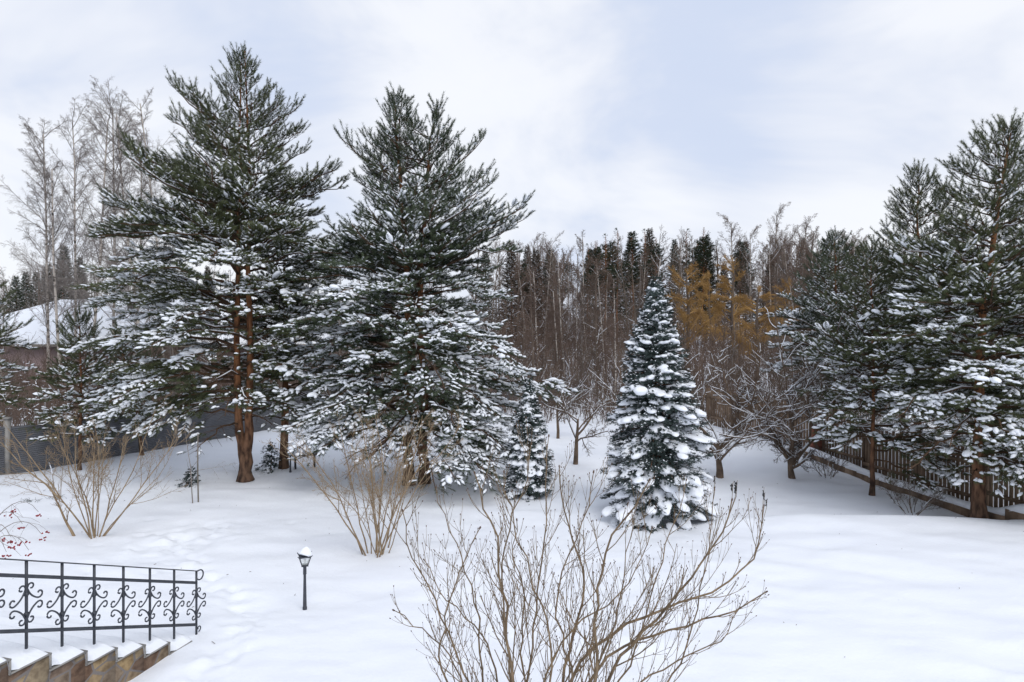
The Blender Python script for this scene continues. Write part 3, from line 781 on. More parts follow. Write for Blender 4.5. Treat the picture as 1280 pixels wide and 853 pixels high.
SP_APPLE = [dict(n=5, wob=.10, trop=.02, kids=7, s0=.45, rmin=.006, tap=.2), dict(n=9, wob=.13, trop=.02, kids=11, s0=.22, ang=50, len=1.7, r=.05), dict(n=7, wob=.15, trop=.02, kids=9, s0=.15, ang=50, len=.42, r=.026), dict(n=5, wob=.16, trop=.03, kids=5, s0=.15, ang=48, len=.45, r=.011), dict(n=3, wob=.16, trop=.05, ang=45, len=.45, r=.006)]

# orchard
bare_tree('apple_tree', 'upright bare fruit tree with little snow between the narrow spruce and the blue spruce', 'fruit tree', (1.98, 21.3, float(gz(1.98, 21.3))), 71, 1.5, .085, SP_APPLE, 'apple', 'apple', snow=.45, split=2, lean=(.05, 0, 1))
bare_tree('apple_tree', 'gnarled leaning apple tree with thick snow lined limbs right of the blue spruce', 'fruit tree', (6.3, 20.7, float(gz(6.3, 20.7))), 72, 1.4, .12, SP_APPLE, 'apple', 'apple', snow=.9, split=2, lean=(.22, 0, 1), stems=[((0, 0, -.1), (.12, 0, 1), 1.2, .13), ((.05, 0, .8), (-.75, -.1, .8), 1.6, .085), ((.1, 0, .9), (.8, .1, .9), 1.5, .085)])
bare_tree('apple_tree', 'wide apple tree with snow on every branch, forking low in front of the wooden fence', 'fruit tree', (8.42, 20.5, float(gz(8.42, 20.5))), 73, 1.0, .11, SP_APPLE, 'apple', 'apple', snow=1.0, split=2, stems=[((0, 0, -.1), (0, 0, 1), .8, .12), ((0, 0, .4), (-.65, 0, 1), 1.7, .07), ((0, 0, .4), (.75, .1, .9), 1.8, .07), ((0, 0, .5), (.1, .2, 1), 2.2, .06), ((0, 0, .4), (-.2, -.5, 1), 1.6, .055)])
for i, (x, y, lab, sd_, l) in enumerate([(1.75, 26.0, 'dark bare tree behind the upright fruit tree', 74, 1.6), (8.9, 27.5, 'small bare tree between the two snow lined apple trees, farther back', 75, 1.0), (10.6, 25.2, 'little snow flecked tree by the far fence corner', 76, .9), (4.4, 27, 'bare orchard tree half hidden behind the blue spruce', 77, 1.6), (-6.9, 27.5, 'thin bare tree beyond the forked pine trunk', 78, 1.4), (-4.6, 25.6, 'crooked bare tree behind the snowy garden bench', 79, 1.5), (-1.8, 28, 'bare tree behind the bushy pine trunk stems', 80, 1.6)]):
    bare_tree('fruit_tree', lab, 'fruit tree', (x, y, float(gz(x, y))), sd_, l, .07, SP_APPLE, 'apple', 'twig', snow=.6, split=2, rz=sd_)

# birches at the left
for i, (px, d, top, lab, l, sd_) in enumerate([
        (112, 33, 150, 'tall white birch with the fullest weeping crown, left of the tallest pine', (.0, 0, 1), 81), (138, 34, 142, 'straight birch just right of the fullest birch', (.03, 0, 1), 82),
        (78, 35, 215, 'shorter birch left of the fullest birch', (-.03, 0, 1), 83), (186, 34, 150, 'leaning birch closest to the tallest pine', (-.10, 0, 1), 84), (205, 36, 135, 'birch half hidden by the top of the tallest pine', (-.03, 0, 1), 85),
        (20, 31, 255, 'bent thin birch at the left edge above the snowy roof', (-.30, 0, 1), 86), (60, 36, 175, 'round crowned pale birch farthest to the left of the tall ones', (.02, 0, 1), 88), (95, 38, 158, 'pale birch standing close behind the fullest birch', (-.01, 0, 1), 89), (165, 37, 190, 'slim birch between the two tall birch pairs', (.04, 0, 1), 87)]):
    x = (px - 640) / F * d; Ht = CZ + (400 - top) / F * d - float(gz(x, d))
    bare_tree('birch_tree', lab, 'birch', (x, d, float(gz(x, d))), sd_, Ht * 1.02, .085, SP_BIRCH, 'birch', 'twiggrey', group='white birches behind the garden fence', split=1, lean=l)

# ------------------------------------------------------------------ the wood on the slope
def tall_conifer(name, label, cat, seed, H, R, z0, mt, snow=.25, kind='pine'):
    rng = np.random.default_rng(seed)
    root = thing(name, label, cat)
    tb = MB(); q, r = trunk_path([(0, 0, -.3), (.1, 0, H * .5), (0, 0, H)], .13, .02, 10, .05, rng); tb.tubes([(q, r)], 6)
    limbs = []; SB = []; SD = []
    nb = int((H - z0) * 17); az = 0
    for k in range(nb):
        h = z0 + (H - z0) * (k + rng.random()) / nb; az += 2.4
        t = (h - z0) / (H - z0)
        Lb = R * ((1 - t) ** .8 if kind == 'spruce' else min(1, 1.5 * (1 - t)) ** .7 * (.45 + .55 * rng.random())) * (.7 + .4 * rng.random()) + .08
        el = (-.25 + .9 * t) if kind == 'spruce' else (.15 + .6 * t)
        d = unit(np.array([cos(az), sin(az), el]))
        p0 = np.array([0, 0, h]); limbs.append((np.array([p0, p0 + d * Lb * .5, p0 + d * Lb]), np.array([.02, .014, .006])))
        ns = int(Lb * 20) + 4
        s = .15 + .85 * rng.random(ns)
        side = np.array([-sin(az), cos(az), 0])
        w_ = (rng.random(ns) * 2 - 1) * .32 * Lb * (1.1 - s)
        SB.append(p0 + d * (s * Lb)[:, None] + side * w_[:, None] + rng.normal(0, .04, (ns, 3)))
        SD.append(unit(d + side * rng.normal(0, .6, (ns, 1)) + rng.normal(0, .25, (ns, 3))))
    SB = np.concatenate(SB); SD = np.concatenate(SD)
    tb.tubes(limbs, 3)
    tb.build('trunk', M['pinebark'], root, True)
    if kind == 'pine':
        keep = vnoise(SB[:, 0] * 1.2 + 9, SB[:, 1] * 1.2 + SB[:, 2] * 1.4, seed) > -.16; SB = SB[keep]; SD = SD[keep]
    nm = MB(); stamp_brush(nm, FAR_BR, SB, SD, np.full(len(SB), .34), 1.0, rng); nm.build('crown', M[mt], root)
    if snow:
        q = rng.random(len(SB)) < snow; sn = MB()
        stamp_lumps(sn, LUMPS_S, SB[q] + np.array([0, 0, .05]), SD[q] * np.array([1, 1, .3]), np.full(q.sum(), .13), np.full(q.sum(), .06), np.full(q.sum(), .04), rng); sn.build('snow', M['snowb'], root, True)
    return root
FAR_BR = [brush_template(_rg, 12, .10, .30, .016) for _ in range(4)]

protos = {}
def proto(key, fn): protos[key] = fn
rng = np.random.default_rng(2024)
kinds = {}
Z0 = (0, 0, 0)
SPSN = .35
kinds['birch'] = [bare_tree('birch_tree', 'x', 'birch', Z0, 100 + i, 12, .085, SP_BIRCH, 'birch', 'twigred', split=1, snow=.10, snow_r=.012, lean=((-1) ** i * .03, 0, 1)) for i in range(3)]
kinds['brown'] = [bare_tree('bare_tree', 'x', 'bare tree', Z0, 110 + i, 11, .085, SP_TREE, 'twig', ('twigred', 'twig', 'twigred', 'twig')[i], split=1, snow=.16, snow_r=.012) for i in range(4)]
kinds['thin'] = [bare_tree('bare_tree', 'x', 'bare tree', Z0, 120 + i, 10, .06, SP_THIN, 'twiggrey', ('twig', 'twigred', 'twiggrey')[i], split=1, snow=.12, snow_r=.012, lean=((-1) ** i * .05, 0, 1)) for i in range(3)]
kinds['pine'] = [tall_conifer('pine_tree', 'x', 'pine tree', 130 + i, 13, 1.5, 6.5, 'dspruce', .06, 'pine') for i in range(3)]
kinds['spruce'] = [tall_conifer('spruce_tree', 'x', 'spruce tree', 140 + i, 12, 2.1, 1.5, ('dspruce', 'brownconifer')[i], .12, 'spruce') for i in range(2)]
LAB = {'birch': ('white stemmed birch in the mixed wood on the slope', 'birches in the mixed wood on the slope'),
       'brown': ('reddish brown bare tree in the mixed wood on the slope', 'brown bare trees in the mixed wood on the slope'),
       'thin': ('thin straight leafless tree in the mixed wood on the slope', 'thin leafless trees in the mixed wood on the slope'),
       'pine': ('tall dark pine with bare lower stem in the wood on the slope', 'tall dark pines in the wood on the slope'),
       'spruce': ('dark spruce with snow flecks in the wood on the slope', 'dark spruces in the wood on the slope')}
HK = {'birch': 12, 'brown': 11, 'thin': 10, 'pine': 13, 'spruce': 12}
used = set()
def skyline(px):
    return float(np.interp(px, [-400, 0, 60, 120, 200, 300, 500, 640, 700, 760, 830, 900, 960, 1050, 1120, 1700], [345, 352, 335, 350, 345, 335, 320, 305, 310, 302, 298, 302, 300, 300, 310, 320]))
def plant(kind, px, d, top=None, lab=None):
    x = (px - 640) / F * d; g = float(gz(x, d))
    if top is None: top = skyline(px) + rng.normal(0, 6) + max(0, 60 - d) * 1.1 * rng.random()
    Ht = CZ + (400 - top) / F * d - g
    k = int(rng.integers(len(kinds[kind]))); src = kinds[kind][k]
    s = Ht / HK[kind]; sw = s * (.9 + .25 * rng.random())
    if kind in ('pine',): sw = max(sw, .8)
    args = dict(label=lab or LAB[kind][0], group=LAB[kind][1])
    loc = (x, d, g - .1); rz = rng.random() * 6.28
    if (kind, k) in used: return dup(src, loc, rz, (sw, sw, s), **args)
    used.add((kind, k)); src.location = loc; src.rotation_euler = (0, 0, rz); src.scale = (sw, sw, s); src['label'] = args['label']; src['group'] = args['group']
    return src
# single trees of the skyline
for px, d, top in [(772, 62, 287), (790, 64, 290), (757, 60, 294), (806, 66, 288), (744, 66, 300), (820, 68, 296), (858, 70, 288), (880, 66, 283), (735, 70, 306)]: plant('pine', px, d, top)
for px, d, top in [(688, 62, 312), (655, 62, 330), (965, 66, 318), (905, 66, 330), (80, 52, 308), (20, 50, 345), (60, 58, 330), (100, 60, 322), (45, 62, 340)]: plant('spruce', px, d, top)
for px, d, top in [(728, 48, 296), (680, 44, 300), (705, 40, 320), (735, 42, 335), (800, 45, 318), (968, 60, 265), (1000, 62, 280), (915, 64, 278), (940, 60, 290), (1020, 60, 285), (660, 46, 330), (1060, 55, 292), (985, 58, 290), (758, 44, 345)]: plant('birch', px, d, top)
# the mass of the wood
for i in range(232):
    d = 32 + 58 * rng.random() ** 1.15
    px = rng.uniform(605, 1110) if i < 160 else (rng.uniform(-60, 600) if i < 216 else rng.uniform(1110, 1500))
    if px < 260 and d < 52: d = 52 + 30 * rng.random()
    top = None
    if 835 < px < 1000 and d < 50: top = rng.uniform(385, 450); d = max(d, 36)
    elif d < 42: top = rng.uniform(330, 420)
    k = rng.choice(['brown', 'thin', 'birch', 'spruce', 'pine'], p=([.52, .32, .14, .01, .01] if d < 55 else [.40, .20, .10, .16, .14]) if px > 620 else [.50, .30, .03, .15, .02])
    if top and k in ('pine', 'spruce'): k = 'brown'
    plant(k, px, d, top)
for i in range(20):
    px_ = rng.uniform(30, 290); plant(rng.choice(['brown', 'thin']), px_, rng.uniform(54, 75))
def fence_x(y): return np.interp(y, [13, 19.6, 26.5, 33, 36], [-17.5, -14.5, -10.7, -7.5, -6.5])
nscr = 0
while nscr < 16:
    px_ = rng.uniform(-10, 330); d_ = rng.uniform(25, 36)
    if (px_ - 640) / F * d_ > fence_x(d_) - 1.2: continue
    o = plant(rng.choice(['brown', 'thin']), px_, d_, rng.uniform(345, 425)); o['label'] = 'leafless bushy tree between the grey metal fence and the house'; o['group'] = 'leafless trees screening the house'; nscr += 1
for kk, lst_ in kinds.items():
    for k_, o_ in enumerate(lst_):
        if (kk, k_) not in used:
            for c_ in list(o_.children): bpy.data.objects.remove(c_)
            bpy.data.objects.remove(o_)
# yellow willow
for px, d, top, lab, sd_ in [(918, 44, 312, 'largest golden yellow willow in front of the wood', 151), (862, 46, 325, 'golden willow just right of the blue spruce top', 152), (972, 47, 345, 'low golden willow nearest the right hand pines', 153), (890, 50, 335, 'golden willow crown between the two tallest willows', 154), (945, 41, 350, 'low front golden willow below the largest one', 155)]:
    x = (px - 640) / F * d; g = float(gz(x, d)); Ht = CZ + (400 - top) / F * d - g
    bare_tree('willow_tree', lab, 'willow', (x, d, g), sd_, Ht * .9, .16, SP_WILLOW, 'twig', 'willow', group='golden willows in front of the wood', split=1)

# brushwood under the trees
def brush():
    rng = np.random.default_rng(9)
    m = MB(); n = 15000
    d = 29.5 + 40 * rng.random(n) ** 1.2; px = rng.uniform(-60, 1340, n)
    d = np.concatenate([d, rng.uniform(23, 36, 1300)]); px = np.concatenate([px, rng.uniform(-40, 400, 1300)]); n = len(d)
    fx_ = fence_x(d) - .8
    ok = (px > 400) | (d > 46) | ((d < 37) & ((px - 640) / F * d < fx_)); d = d[ok]; px = px[ok]; n = len(d)
    x = (px - 640) / F * d; z = gz(x, d)
    p = np.stack([x, d, z - .05], -1)
    Ls = (.8 + 3.6 * rng.random(n) ** 1.5) * (.6 + .4 * sstep(30, 38, d)); Ls = Ls[:, None]
    dd = unit(np.stack([rng.normal(0, .22, n), rng.normal(0, .22, n), np.ones(n)], -1))
    a = p + dd * Ls * .5 + rng.normal(0, .05, (n, 3)); b = a + unit(dd + rng.normal(0, .15, (n, 3))) * Ls * .5
    def tub(A, r):
        k, c = A.shape[:2]; R_ = np.broadcast_to(np.array(r), (k, c)); m.tubes(list(zip(A, R_)), 3)
    tub(np.stack([p, a, b], 1), [.015, .011, .007])
    for k in range(7):
        t = rng.random((n, 1)); t = .25 + .75 * t
        s_ = np.where(t < .5, p + (a - p) * t * 2, a + (b - a) * (t * 2 - 1))
        e_ = s_ + unit(dd + rng.normal(0, .5, (n, 3))) * Ls * (.30 - .15 * t)
        tub(np.stack([s_, (s_ + e_) / 2 + rng.normal(0, .03, (n, 3)), e_], 1), [.009, .007, .005])
    q = rng.random(n) < .42; k_ = int(q.sum()); t = rng.random((k_, 1)); sn = MB()
    stamp_lumps(sn, LUMPS_S, a[q] + (b[q] - a[q]) * t + rng.normal(0, .12, (k_, 3)), unit(rng.normal(0, 1, (k_, 3)) * np.array([1, 1, .35])), .06 + .09 * rng.random(k_), np.full(k_, .022), np.full(k_, .018), rng)
    o = sn.build('snow_on_brushwood', M['snowb'], None, True); o['kind'] = 'stuff'; o['label'] = 'small strips of snow caught in the brushwood of the slope'
    o = m.build('undergrowth', M['twigred'], None, True); o['kind'] = 'stuff'; o['label'] = 'tangled brown brushwood under the trees of the slope'
brush()

# ------------------------------------------------------------------ the neighbour's house and the fences
def house():
    d = 38.0
    x0, x1 = -33.0, -11.5
    root = thing('house', 'long low house with pinkish wall and broad snow covered hip roof behind the grey fence', 'house', ((x0 + x1) / 2, d + 4, 0.2))
    hw = (x1 - x0) / 2; ez = 3.0; dp = 4.0
    m = MB(); m.box((0, 0, ez / 2 - .2), (2 * hw - .8, 2 * dp - .8, ez)); m.build('wall', M['pinkwall'], root)
    rz_ = 5.35 - .2; hip = 5.2
    def roof(zo, off, name, mt, thick):
        v = []
        for (z_, e_) in ((0, 0), (thick, 0)):
            v += [(-hw - off, -dp - off, ez - .2 + zo + z_), (hw + off, -dp - off, ez - .2 + zo + z_), (hw + off, dp + off, ez - .2 + zo + z_), (-hw - off, dp + off, ez - .2 + zo + z_), (-hw + hip, 0, rz_ + zo + z_), (hw - hip, 0, rz_ + zo + z_)]
        q = [[0, 1, 5, 4], [2, 3, 4, 5], [6, 7, 11, 10], [8, 9, 10, 11], [0, 1, 7, 6], [1, 2, 8, 7], [2, 3, 9, 8], [3, 0, 6, 9]]
        t = [[3, 0, 4], [1, 2, 5], [9, 6, 10], [7, 8, 11]]
        m = MB(); m.add(v, q); m.f.append(np.array(t)); return m.build(name, mt, root)
    r = roof(0, .3, 'roof', M['greywood'], .12)
    s = roof(.125, .24, 'snow', M['snowp'], .28); s.parent = r
    m = MB(); m.box((-.35, -1.2, 4.95), (.5, .5, .9)); m.box((-.35, -1.2, 5.46), (.65, .65, .1)); c = m.build('chimney', M['dark'], r)
    for k, wx in enumerate((-1.3, 3.4)):
        m = MB(); m.box((wx, -dp + .38, 1.3), (1.5, .1, 1.2)); f = m.build('window', M['bulb'], root)
        m = MB(); m.box((wx - .36, -dp + .31, 1.3), (.62, .06, 1.0)); m.box((wx + .36, -dp + .31, 1.3), (.62, .06, 1.0)); m.build('pane', M['dark'], f)
house()

def metal_mat():
    m = mat('grey_corrugated_sheet', (.13, .135, .15), .55, c2=(.18, .185, .2), scale=2, spec=.4)
    return m
M['sheet'] = metal_mat()
def line_pts(path, step):
    path = [np.array(p, float) for p in path]; out_ = []
    for a, b in zip(path[:-1], path[1:]):
        n = max(1, int(round(np.linalg.norm(b - a) / step)))
        for k in range(n): out_.append(a + (b - a) * k / n)
    out_.append(path[-1]); return out_

def metal_fence():
    path = [(-17.5, 13.0), (-14.5, 19.6), (-10.7, 26.5), (-7.5, 33), (3, 35.5)]
    root = thing('metal_fence', 'dark grey corrugated metal fence with concrete posts along the left garden edge', 'fence', (path[1][0], path[1][1], 0))
    off = np.array([path[1][0], path[1][1], 0])
    pts = line_pts(path, 2.6)
    for a, b in zip(pts[:-1], pts[1:]):
        d = b - a; Ld = np.hypot(*d); d = d / Ld; nrm = np.array([d[1], -d[0]])
        zb = float(min(gz(*a), gz(*b))) - .15; H = 1.55
        n = 26; hs = np.linspace(0, H, n * 4 + 1); wv = .022 * np.sin(hs / H * n * 2 * pi)
        v = []
        for (q, t_) in ((a + d * .07, 0), (b - d * .07, 1)):
            for h, w_ in zip(hs, wv): v.append((q[0] + nrm[0] * w_, q[1] + nrm[1] * w_, zb + h))
        m_ = len(hs); v = np.array(v) - off
        m = MB(); m.add(v, [[i, i + 1, m_ + i + 1, m_ + i] for i in range(m_ - 1)])
        m.add(v + np.array([nrm[0], nrm[1], 0]) * .004, [[i, m_ + i, m_ + i + 1, i + 1] for i in range(m_ - 1)])
        m.build('panel', M['sheet'], root, True)
    for q in pts:
        z = float(gz(*q)); m = MB(); m.box(np.array([q[0], q[1], z + .72]) - off, (.13, .13, 1.75)); m.box(np.array([q[0], q[1], z + 1.63]) - off, (.16, .16, .06)); m.build('post', M['concrete'], root)
metal_fence()

def wood_fence():
    path = [(8.4, 29.5), (10.4, 23.0), (11.75, 17.0), (13.0, 11.0), (14, 6)]
    off = np.array([11.7, 17.0, 0])
    root = thing('picket_fence', 'weathered brown wooden paling fence along the right garden edge', 'fence', tuple(off))
    rng = np.random.default_rng(4)
    pts = line_pts(path, 2.2)
    for a, b in zip(pts[:-1], pts[1:]):
        d = b - a; Ld = np.hypot(*d); d = d / Ld; nrm = np.array([-d[1], d[0]])
        R3 = np.array([[d[0], nrm[0], 0], [d[1], nrm[1], 0], [0, 0, 1.]])
        m = MB(); n = int(Ld / .135)
        for k in range(n):
            q = a + d * (k + .5) * Ld / n; z = float(gz(*q)); H = 1.62 + rng.normal(0, .03)
            tilt = rng.normal(0, .012)
            T = R3 @ np.array([[cos(tilt), 0, sin(tilt)], [0, 1, 0], [-sin(tilt), 0, cos(tilt)]])
            m.box(np.array([q[0], q[1], z + H / 2 - .1]) - off, (.092, .022, H), T)
        m.build('palings', M['wood'], root)
        for hz in (.35, 1.2):
            z = (float(gz(*a)) + float(gz(*b))) / 2
            m = MB(); c = (a + b) / 2 + nrm * -.035; m.box(np.array([c[0], c[1], z + hz]) - off, (Ld, .045, .09), R3); m.build('rail', M['wood'], root)
    for q in pts:
        z = float(gz(*q)); m = MB(); m.box(np.array([q[0] + .06, q[1], z + .7]) - off, (.1, .1, 1.7)); m.build('post', M['wood'], root)
    # low retaining board with a cap of snow
    kp = [(9.9, 23.0), (11.15, 17.2), (12.3, 11.5)]
    root = thing('edging_board', 'snow capped low wooden edging running at the foot of the brown fence', 'edging', (kp[1][0], kp[1][1], 0)); off = np.array([kp[1][0], kp[1][1], 0])
    mb = MB(); ms = MB(); pp = line_pts(kp, .5)
    for a, b in zip(pp[:-1], pp[1:]):
        d = b - a; Ld = np.hypot(*d); d = d / Ld; R3 = np.array([[d[0], -d[1], 0], [d[1], d[0], 0], [0, 0, 1.]])
        c = (a + b) / 2; z = float(gz(*c)); mb.box(np.array([c[0], c[1], z + .05]) - off, (Ld + .001, .10, .24), R3)
    mb.build('board', M['wood'], root)
    P3 = np.array([[q[0] + .08, q[1], float(gz(*q)) + .20] for q in line_pts(kp, .25)]) - off
    rr = np.array([.13 + .05 * vnoise(k * .7, 0, 3) for k in range(len(P3))]); ms.tubes([(P3, rr)], 10)
    for v in ms.v: pass
    ms.build('snow', M['snowp'], root, True)
    # brick pillar
    x, y = 10.2, 22.9; z = float(gz(x, y))
    root = thing('brick_pillar', 'short red brick pillar in the line of the brown fence', 'pillar', (x, y, z))
    m = MB(); m.box((0, 0, .5), (.28, .28, 1.2)); m.build('shaft', M['brick'], root)
    m = MB(); m.box((0, 0, 1.13), (.36, .36, .06)); m.build('cap', M['concrete'], root)
    m = MB(); stamp_lumps(m, LUMPS, np.array([[0, 0, 1.18]]), np.array([[0, 1., 0]]), np.array([.22]), np.array([.22]), np.array([.12]), rng); m.build('snow', M['snowp'], root, True)
wood_fence()

# ------------------------------------------------------------------ shrubs
SP_BUSH = [dict(n=9, wob=.085, trop=.015, kids=7, s0=.25, rmin=.0035), dict(n=6, wob=.10, trop=.05, kids=6, s0=.2, ang=32, len=.48, r=.014), dict(n=4, wob=.13, trop=.05, kids=4, s0=.2, ang=36, len=.5, r=.008), dict(n=3, wob=.13, trop=.04, ang=38, len=.55, r=.005)]
def bush(name, label, cat, x, y, seed, nst, H, spread, mt, r0=.02, snow=.15, extra=(), brad=.12):
    rng = np.random.default_rng(seed); st = []
    for k in range(nst):
        a = k * 2.4 + rng.normal(0, .2); t = spread * (.25 + .75 * rng.random() ** .7)
        d = np.array([cos(a) * sin(t), .8 * sin(a) * sin(t), cos(t)])
        st.append(((cos(a) * brad * rng.random(), sin(a) * brad * rng.random(), -.1), d, H * (.75 + .35 * rng.random()), r0 * (.7 + .5 * rng.random())))
    st += list(extra)
    o = bare_tree(name, label, cat, (x, y, float(gz(x, y))), seed, H, r0, SP_BUSH, mt, mt, stems=st, snow=snow, split=1, snow_r=.006)
    for c in o.children:
        if c.name.startswith('trunk'): c.name = 'stems'
        if c.name.startswith('crown'): c.name = 'twigs'
    return o
bush('bare_shrub', 'tan leafless shrub with a leaning side stem in front of the grey metal fence', 'shrub', -8.65, 14.2, 91, 13, 2.7, .62, 'bushtan', .0145, .08,
     extra=[((-.45, 0, -.05), (-.35, 0, 1), 1.2, .03), ((-.75, 0, .75), (-.9, .1, .8), 1.7, .02)])
bush('bare_shrub', 'tan leafless shrub fanning out in front of the bushy pine', 'shrub', -2.62, 13.3, 92, 17, 2.75, .55, 'bushtan', .0135, .03, brad=.3)

def lilac():
    D0 = 6.2
    bx, by = (660 - 640) / F * D0, D0
    bz = float(gz(bx, by)) - .1
    rng = np.random.default_rng(314)
    root = thing('lilac_bush', 'big leafless lilac bush in the foreground, budded twigs reaching up', 'shrub', (bx, by, bz))
    off = np.array([bx, by, bz])
    guides = [
        [(710, 849), (753, 794), (804, 771), (855, 753), (894, 740), (929, 716), (956, 677), (955, 632)],
        [(578, 849), (554, 804), (523, 790), (492, 763)],
        [(585, 849), (562, 794), (539, 736), (511, 689), (503, 638)],
        [(640, 849), (634, 800), (630, 755), (626, 689), (610, 640), (593, 591)],
        [(630, 760), (626, 689), (648, 630), (660, 585), (664, 555)],
        [(705, 849), (722, 779), (734, 724), (712, 669), (702, 620), (699, 583)],
        [(749, 849), (745, 794), (749, 728), (769, 661), (800, 630), (812, 600)],
        [(843, 849), (862, 802), (880, 716), (890, 650), (893, 610)],
        [(761, 849), (792, 794), (839, 755), (870, 716), (910, 657), (915, 625)],
        [(660, 849), (668, 790), (672, 730), (684, 660), (680, 600), (686, 545)],
        [(600, 849), (600, 790), (588, 720), (560, 660), (545, 610)],
        [(720, 849), (700, 800), (690, 745), (715, 690), (735, 640), (742, 590)],
        [(690, 849), (690, 790), (668, 730), (655, 690), (640, 640), (630, 590)],
        [(780, 849), (800, 800), (812, 750), (830, 690), (850, 640), (858, 600)],
        [(735, 849), (770, 810), (820, 790), (870, 780), (920, 765), (958, 740)],
        [(560, 853), (548, 820), (560, 760), (580, 700), (600, 660)],
        [(800, 853), (850, 820), (900, 800), (925, 760)],
        [(620, 849), (612, 800), (580, 770), (550, 740), (530, 700)],
        [(680, 849), (705, 790), (770, 750), (800, 710), (815, 660)],
        [(740, 853), (760, 800), (780, 740), (782, 690), (790, 640)],
        [(655, 853), (650, 800), (658, 740), (640, 700), (646, 650)],
    ]
    mains = []; subs = []; tw = []; buds = []
    def branch(p, d, L, r, lvl):
        n = {1: 6, 2: 4, 3: 3}[lvl]; pts = [p]; q = p; dd = d
        for k in range(n - 1):
            dd = dd + rng.normal(0, .075, 3) + np.array([0, 0, .20 if lvl == 1 else .22]); dd = dd / np.sqrt(dd @ dd); q = q + dd * (L / (n - 1)); pts.append(q)
        pts = np.array(pts); (subs if lvl == 1 else tw).append((pts, r * (1 - .55 * np.linspace(0, 1, n))))
        t = unit(pts[-1] - pts[-2]); buds.append((pts[-1], t, .0065 if lvl < 3 else .0045))
        if lvl < 3:
            m = int(L / (.19 if lvl == 1 else .22)) + (1 if lvl == 1 else 0)
            for k in range(m):
                s = .2 + .78 * (k + rng.random() * .5) / m; fi = s * (n - 1); i0 = min(int(fi), n - 2)
                pp = pts[i0] + (pts[i0 + 1] - pts[i0]) * (fi - i0); t = unit(pts[i0 + 1] - pts[i0])
                rn = rng.normal(0, 1, 3); rn -= (rn @ t) * t; rn = unit(rn)
                for sg in ((1, -1) if rng.random() < .2 else (1,)):
                    branch(pp, unit(t + rn * sg * (.45 + .3 * rng.random())), L * (.38 + .35 * rng.random()) * (1.15 - .6 * s), max(r * .5, .0022), lvl + 1)
    ng = len(guides)
    for gi, g in enumerate(guides):
        dt = rng.uniform(-1.1, 1.1)
        a0 = P(655 + rng.uniform(-35, 45), 1010, D0 + .1 * dt)
        n = len(g); pts = [a0, ]
        x0 = g[0][0]
        pts.append(P((655 + x0) / 2 + rng.uniform(-10, 10), 925, D0 + dt * .15))
        for k, (px, py) in enumerate(g):
            s = (k + 1) / n
            pts.append(P(px, py, D0 + dt * (.2 + .8 * s)))
        pts = np.array(pts)
        # smooth resample
        cum = np.concatenate([[0], np.cumsum(np.linalg.norm(np.diff(pts, axis=0), axis=1))])
        nn = 22; tt = np.linspace(0, cum[-1], nn); rs = np.stack([np.interp(tt, cum, pts[:, i]) for i in range(3)], -1)
        for _ in range(2): rs[1:-1] = .25 * rs[:-2] + .5 * rs[1:-1] + .25 * rs[2:]
        rs[1:-1] += rng.normal(0, .012, (nn - 2, 3))
        rs -= off
        thick = .020 if gi in (0, 3, 5, 6, 8, 14) else .0135
        rad = thick * (1 - .75 * np.linspace(0, 1, nn))
        mains.append((rs, rad)); buds.append((rs[-1], unit(rs[-1] - rs[-2]), .012))
        Lm = cum[-1]; m = int(Lm / .22)
        for k in range(m):
            s = .3 + .69 * (k + rng.random() * .6) / m; fi = s * (nn - 1); i0 = min(int(fi), nn - 2)
            pp = rs[i0] + (rs[i0 + 1] - rs[i0]) * (fi - i0); t = unit(rs[i0 + 1] - rs[i0])
            rn = rng.normal(0, 1, 3); rn -= (rn @ t) * t; rn = unit(rn)
            branch(pp, unit(t + rn * (.45 + .4 * rng.random())), (.22 + .75 * rng.random() ** 1.3) * (1.25 - .8 * s), max(rad[i0] * .5, .0035), 1)
    seeds = []
    for gi in (0, 8, 4, 7):
        tip = mains[gi][0][-1]
        for q_ in range(3 if gi in (0, 8) else 1):
            b0 = tip + rng.normal(0, .04, 3) * (q_ > 0) + np.array([0, 0, .02]); hh = .09 + .05 * rng.random()
            tw.append((np.array([mains[gi][0][-2], b0, b0 + np.array([.01, 0, hh])]), np.array([.0035, .003, .002])))
            for w_ in range(16): seeds.append(b0 + np.array([rng.normal(0, .0045), rng.normal(0, .0045), hh * (.25 + .75 * rng.random())]))
    m = MB(); seeds = np.array(seeds); m.stamp(ICO1[0], ICO1[1], np.repeat((np.diag([.0045, .0045, .008]))[None], len(seeds), 0), seeds); m.build('seed_heads', M['dark'], root, True)
    m = MB(); m.tubes(mains, 8); m.build('stems', M['lilac'], root, True)
    m = MB(); m.tubes(subs, 5); m.tubes(tw, 3); m.build('twigs', M['lilac'], root, True)
    m = MB(); C = np.array([b[0] for b in buds]); Dd = np.array([b[1] for b in buds]); rr = np.array([b[2] for b in buds])
    Mx = basis_up(Dd) * np.stack([rr * .7, rr * .7, rr * 1.5], -1)[:, None, :]; m.stamp(ICO1[0], ICO1[1], Mx, C); m.build('buds', M['budd'], root, True)
lilac()

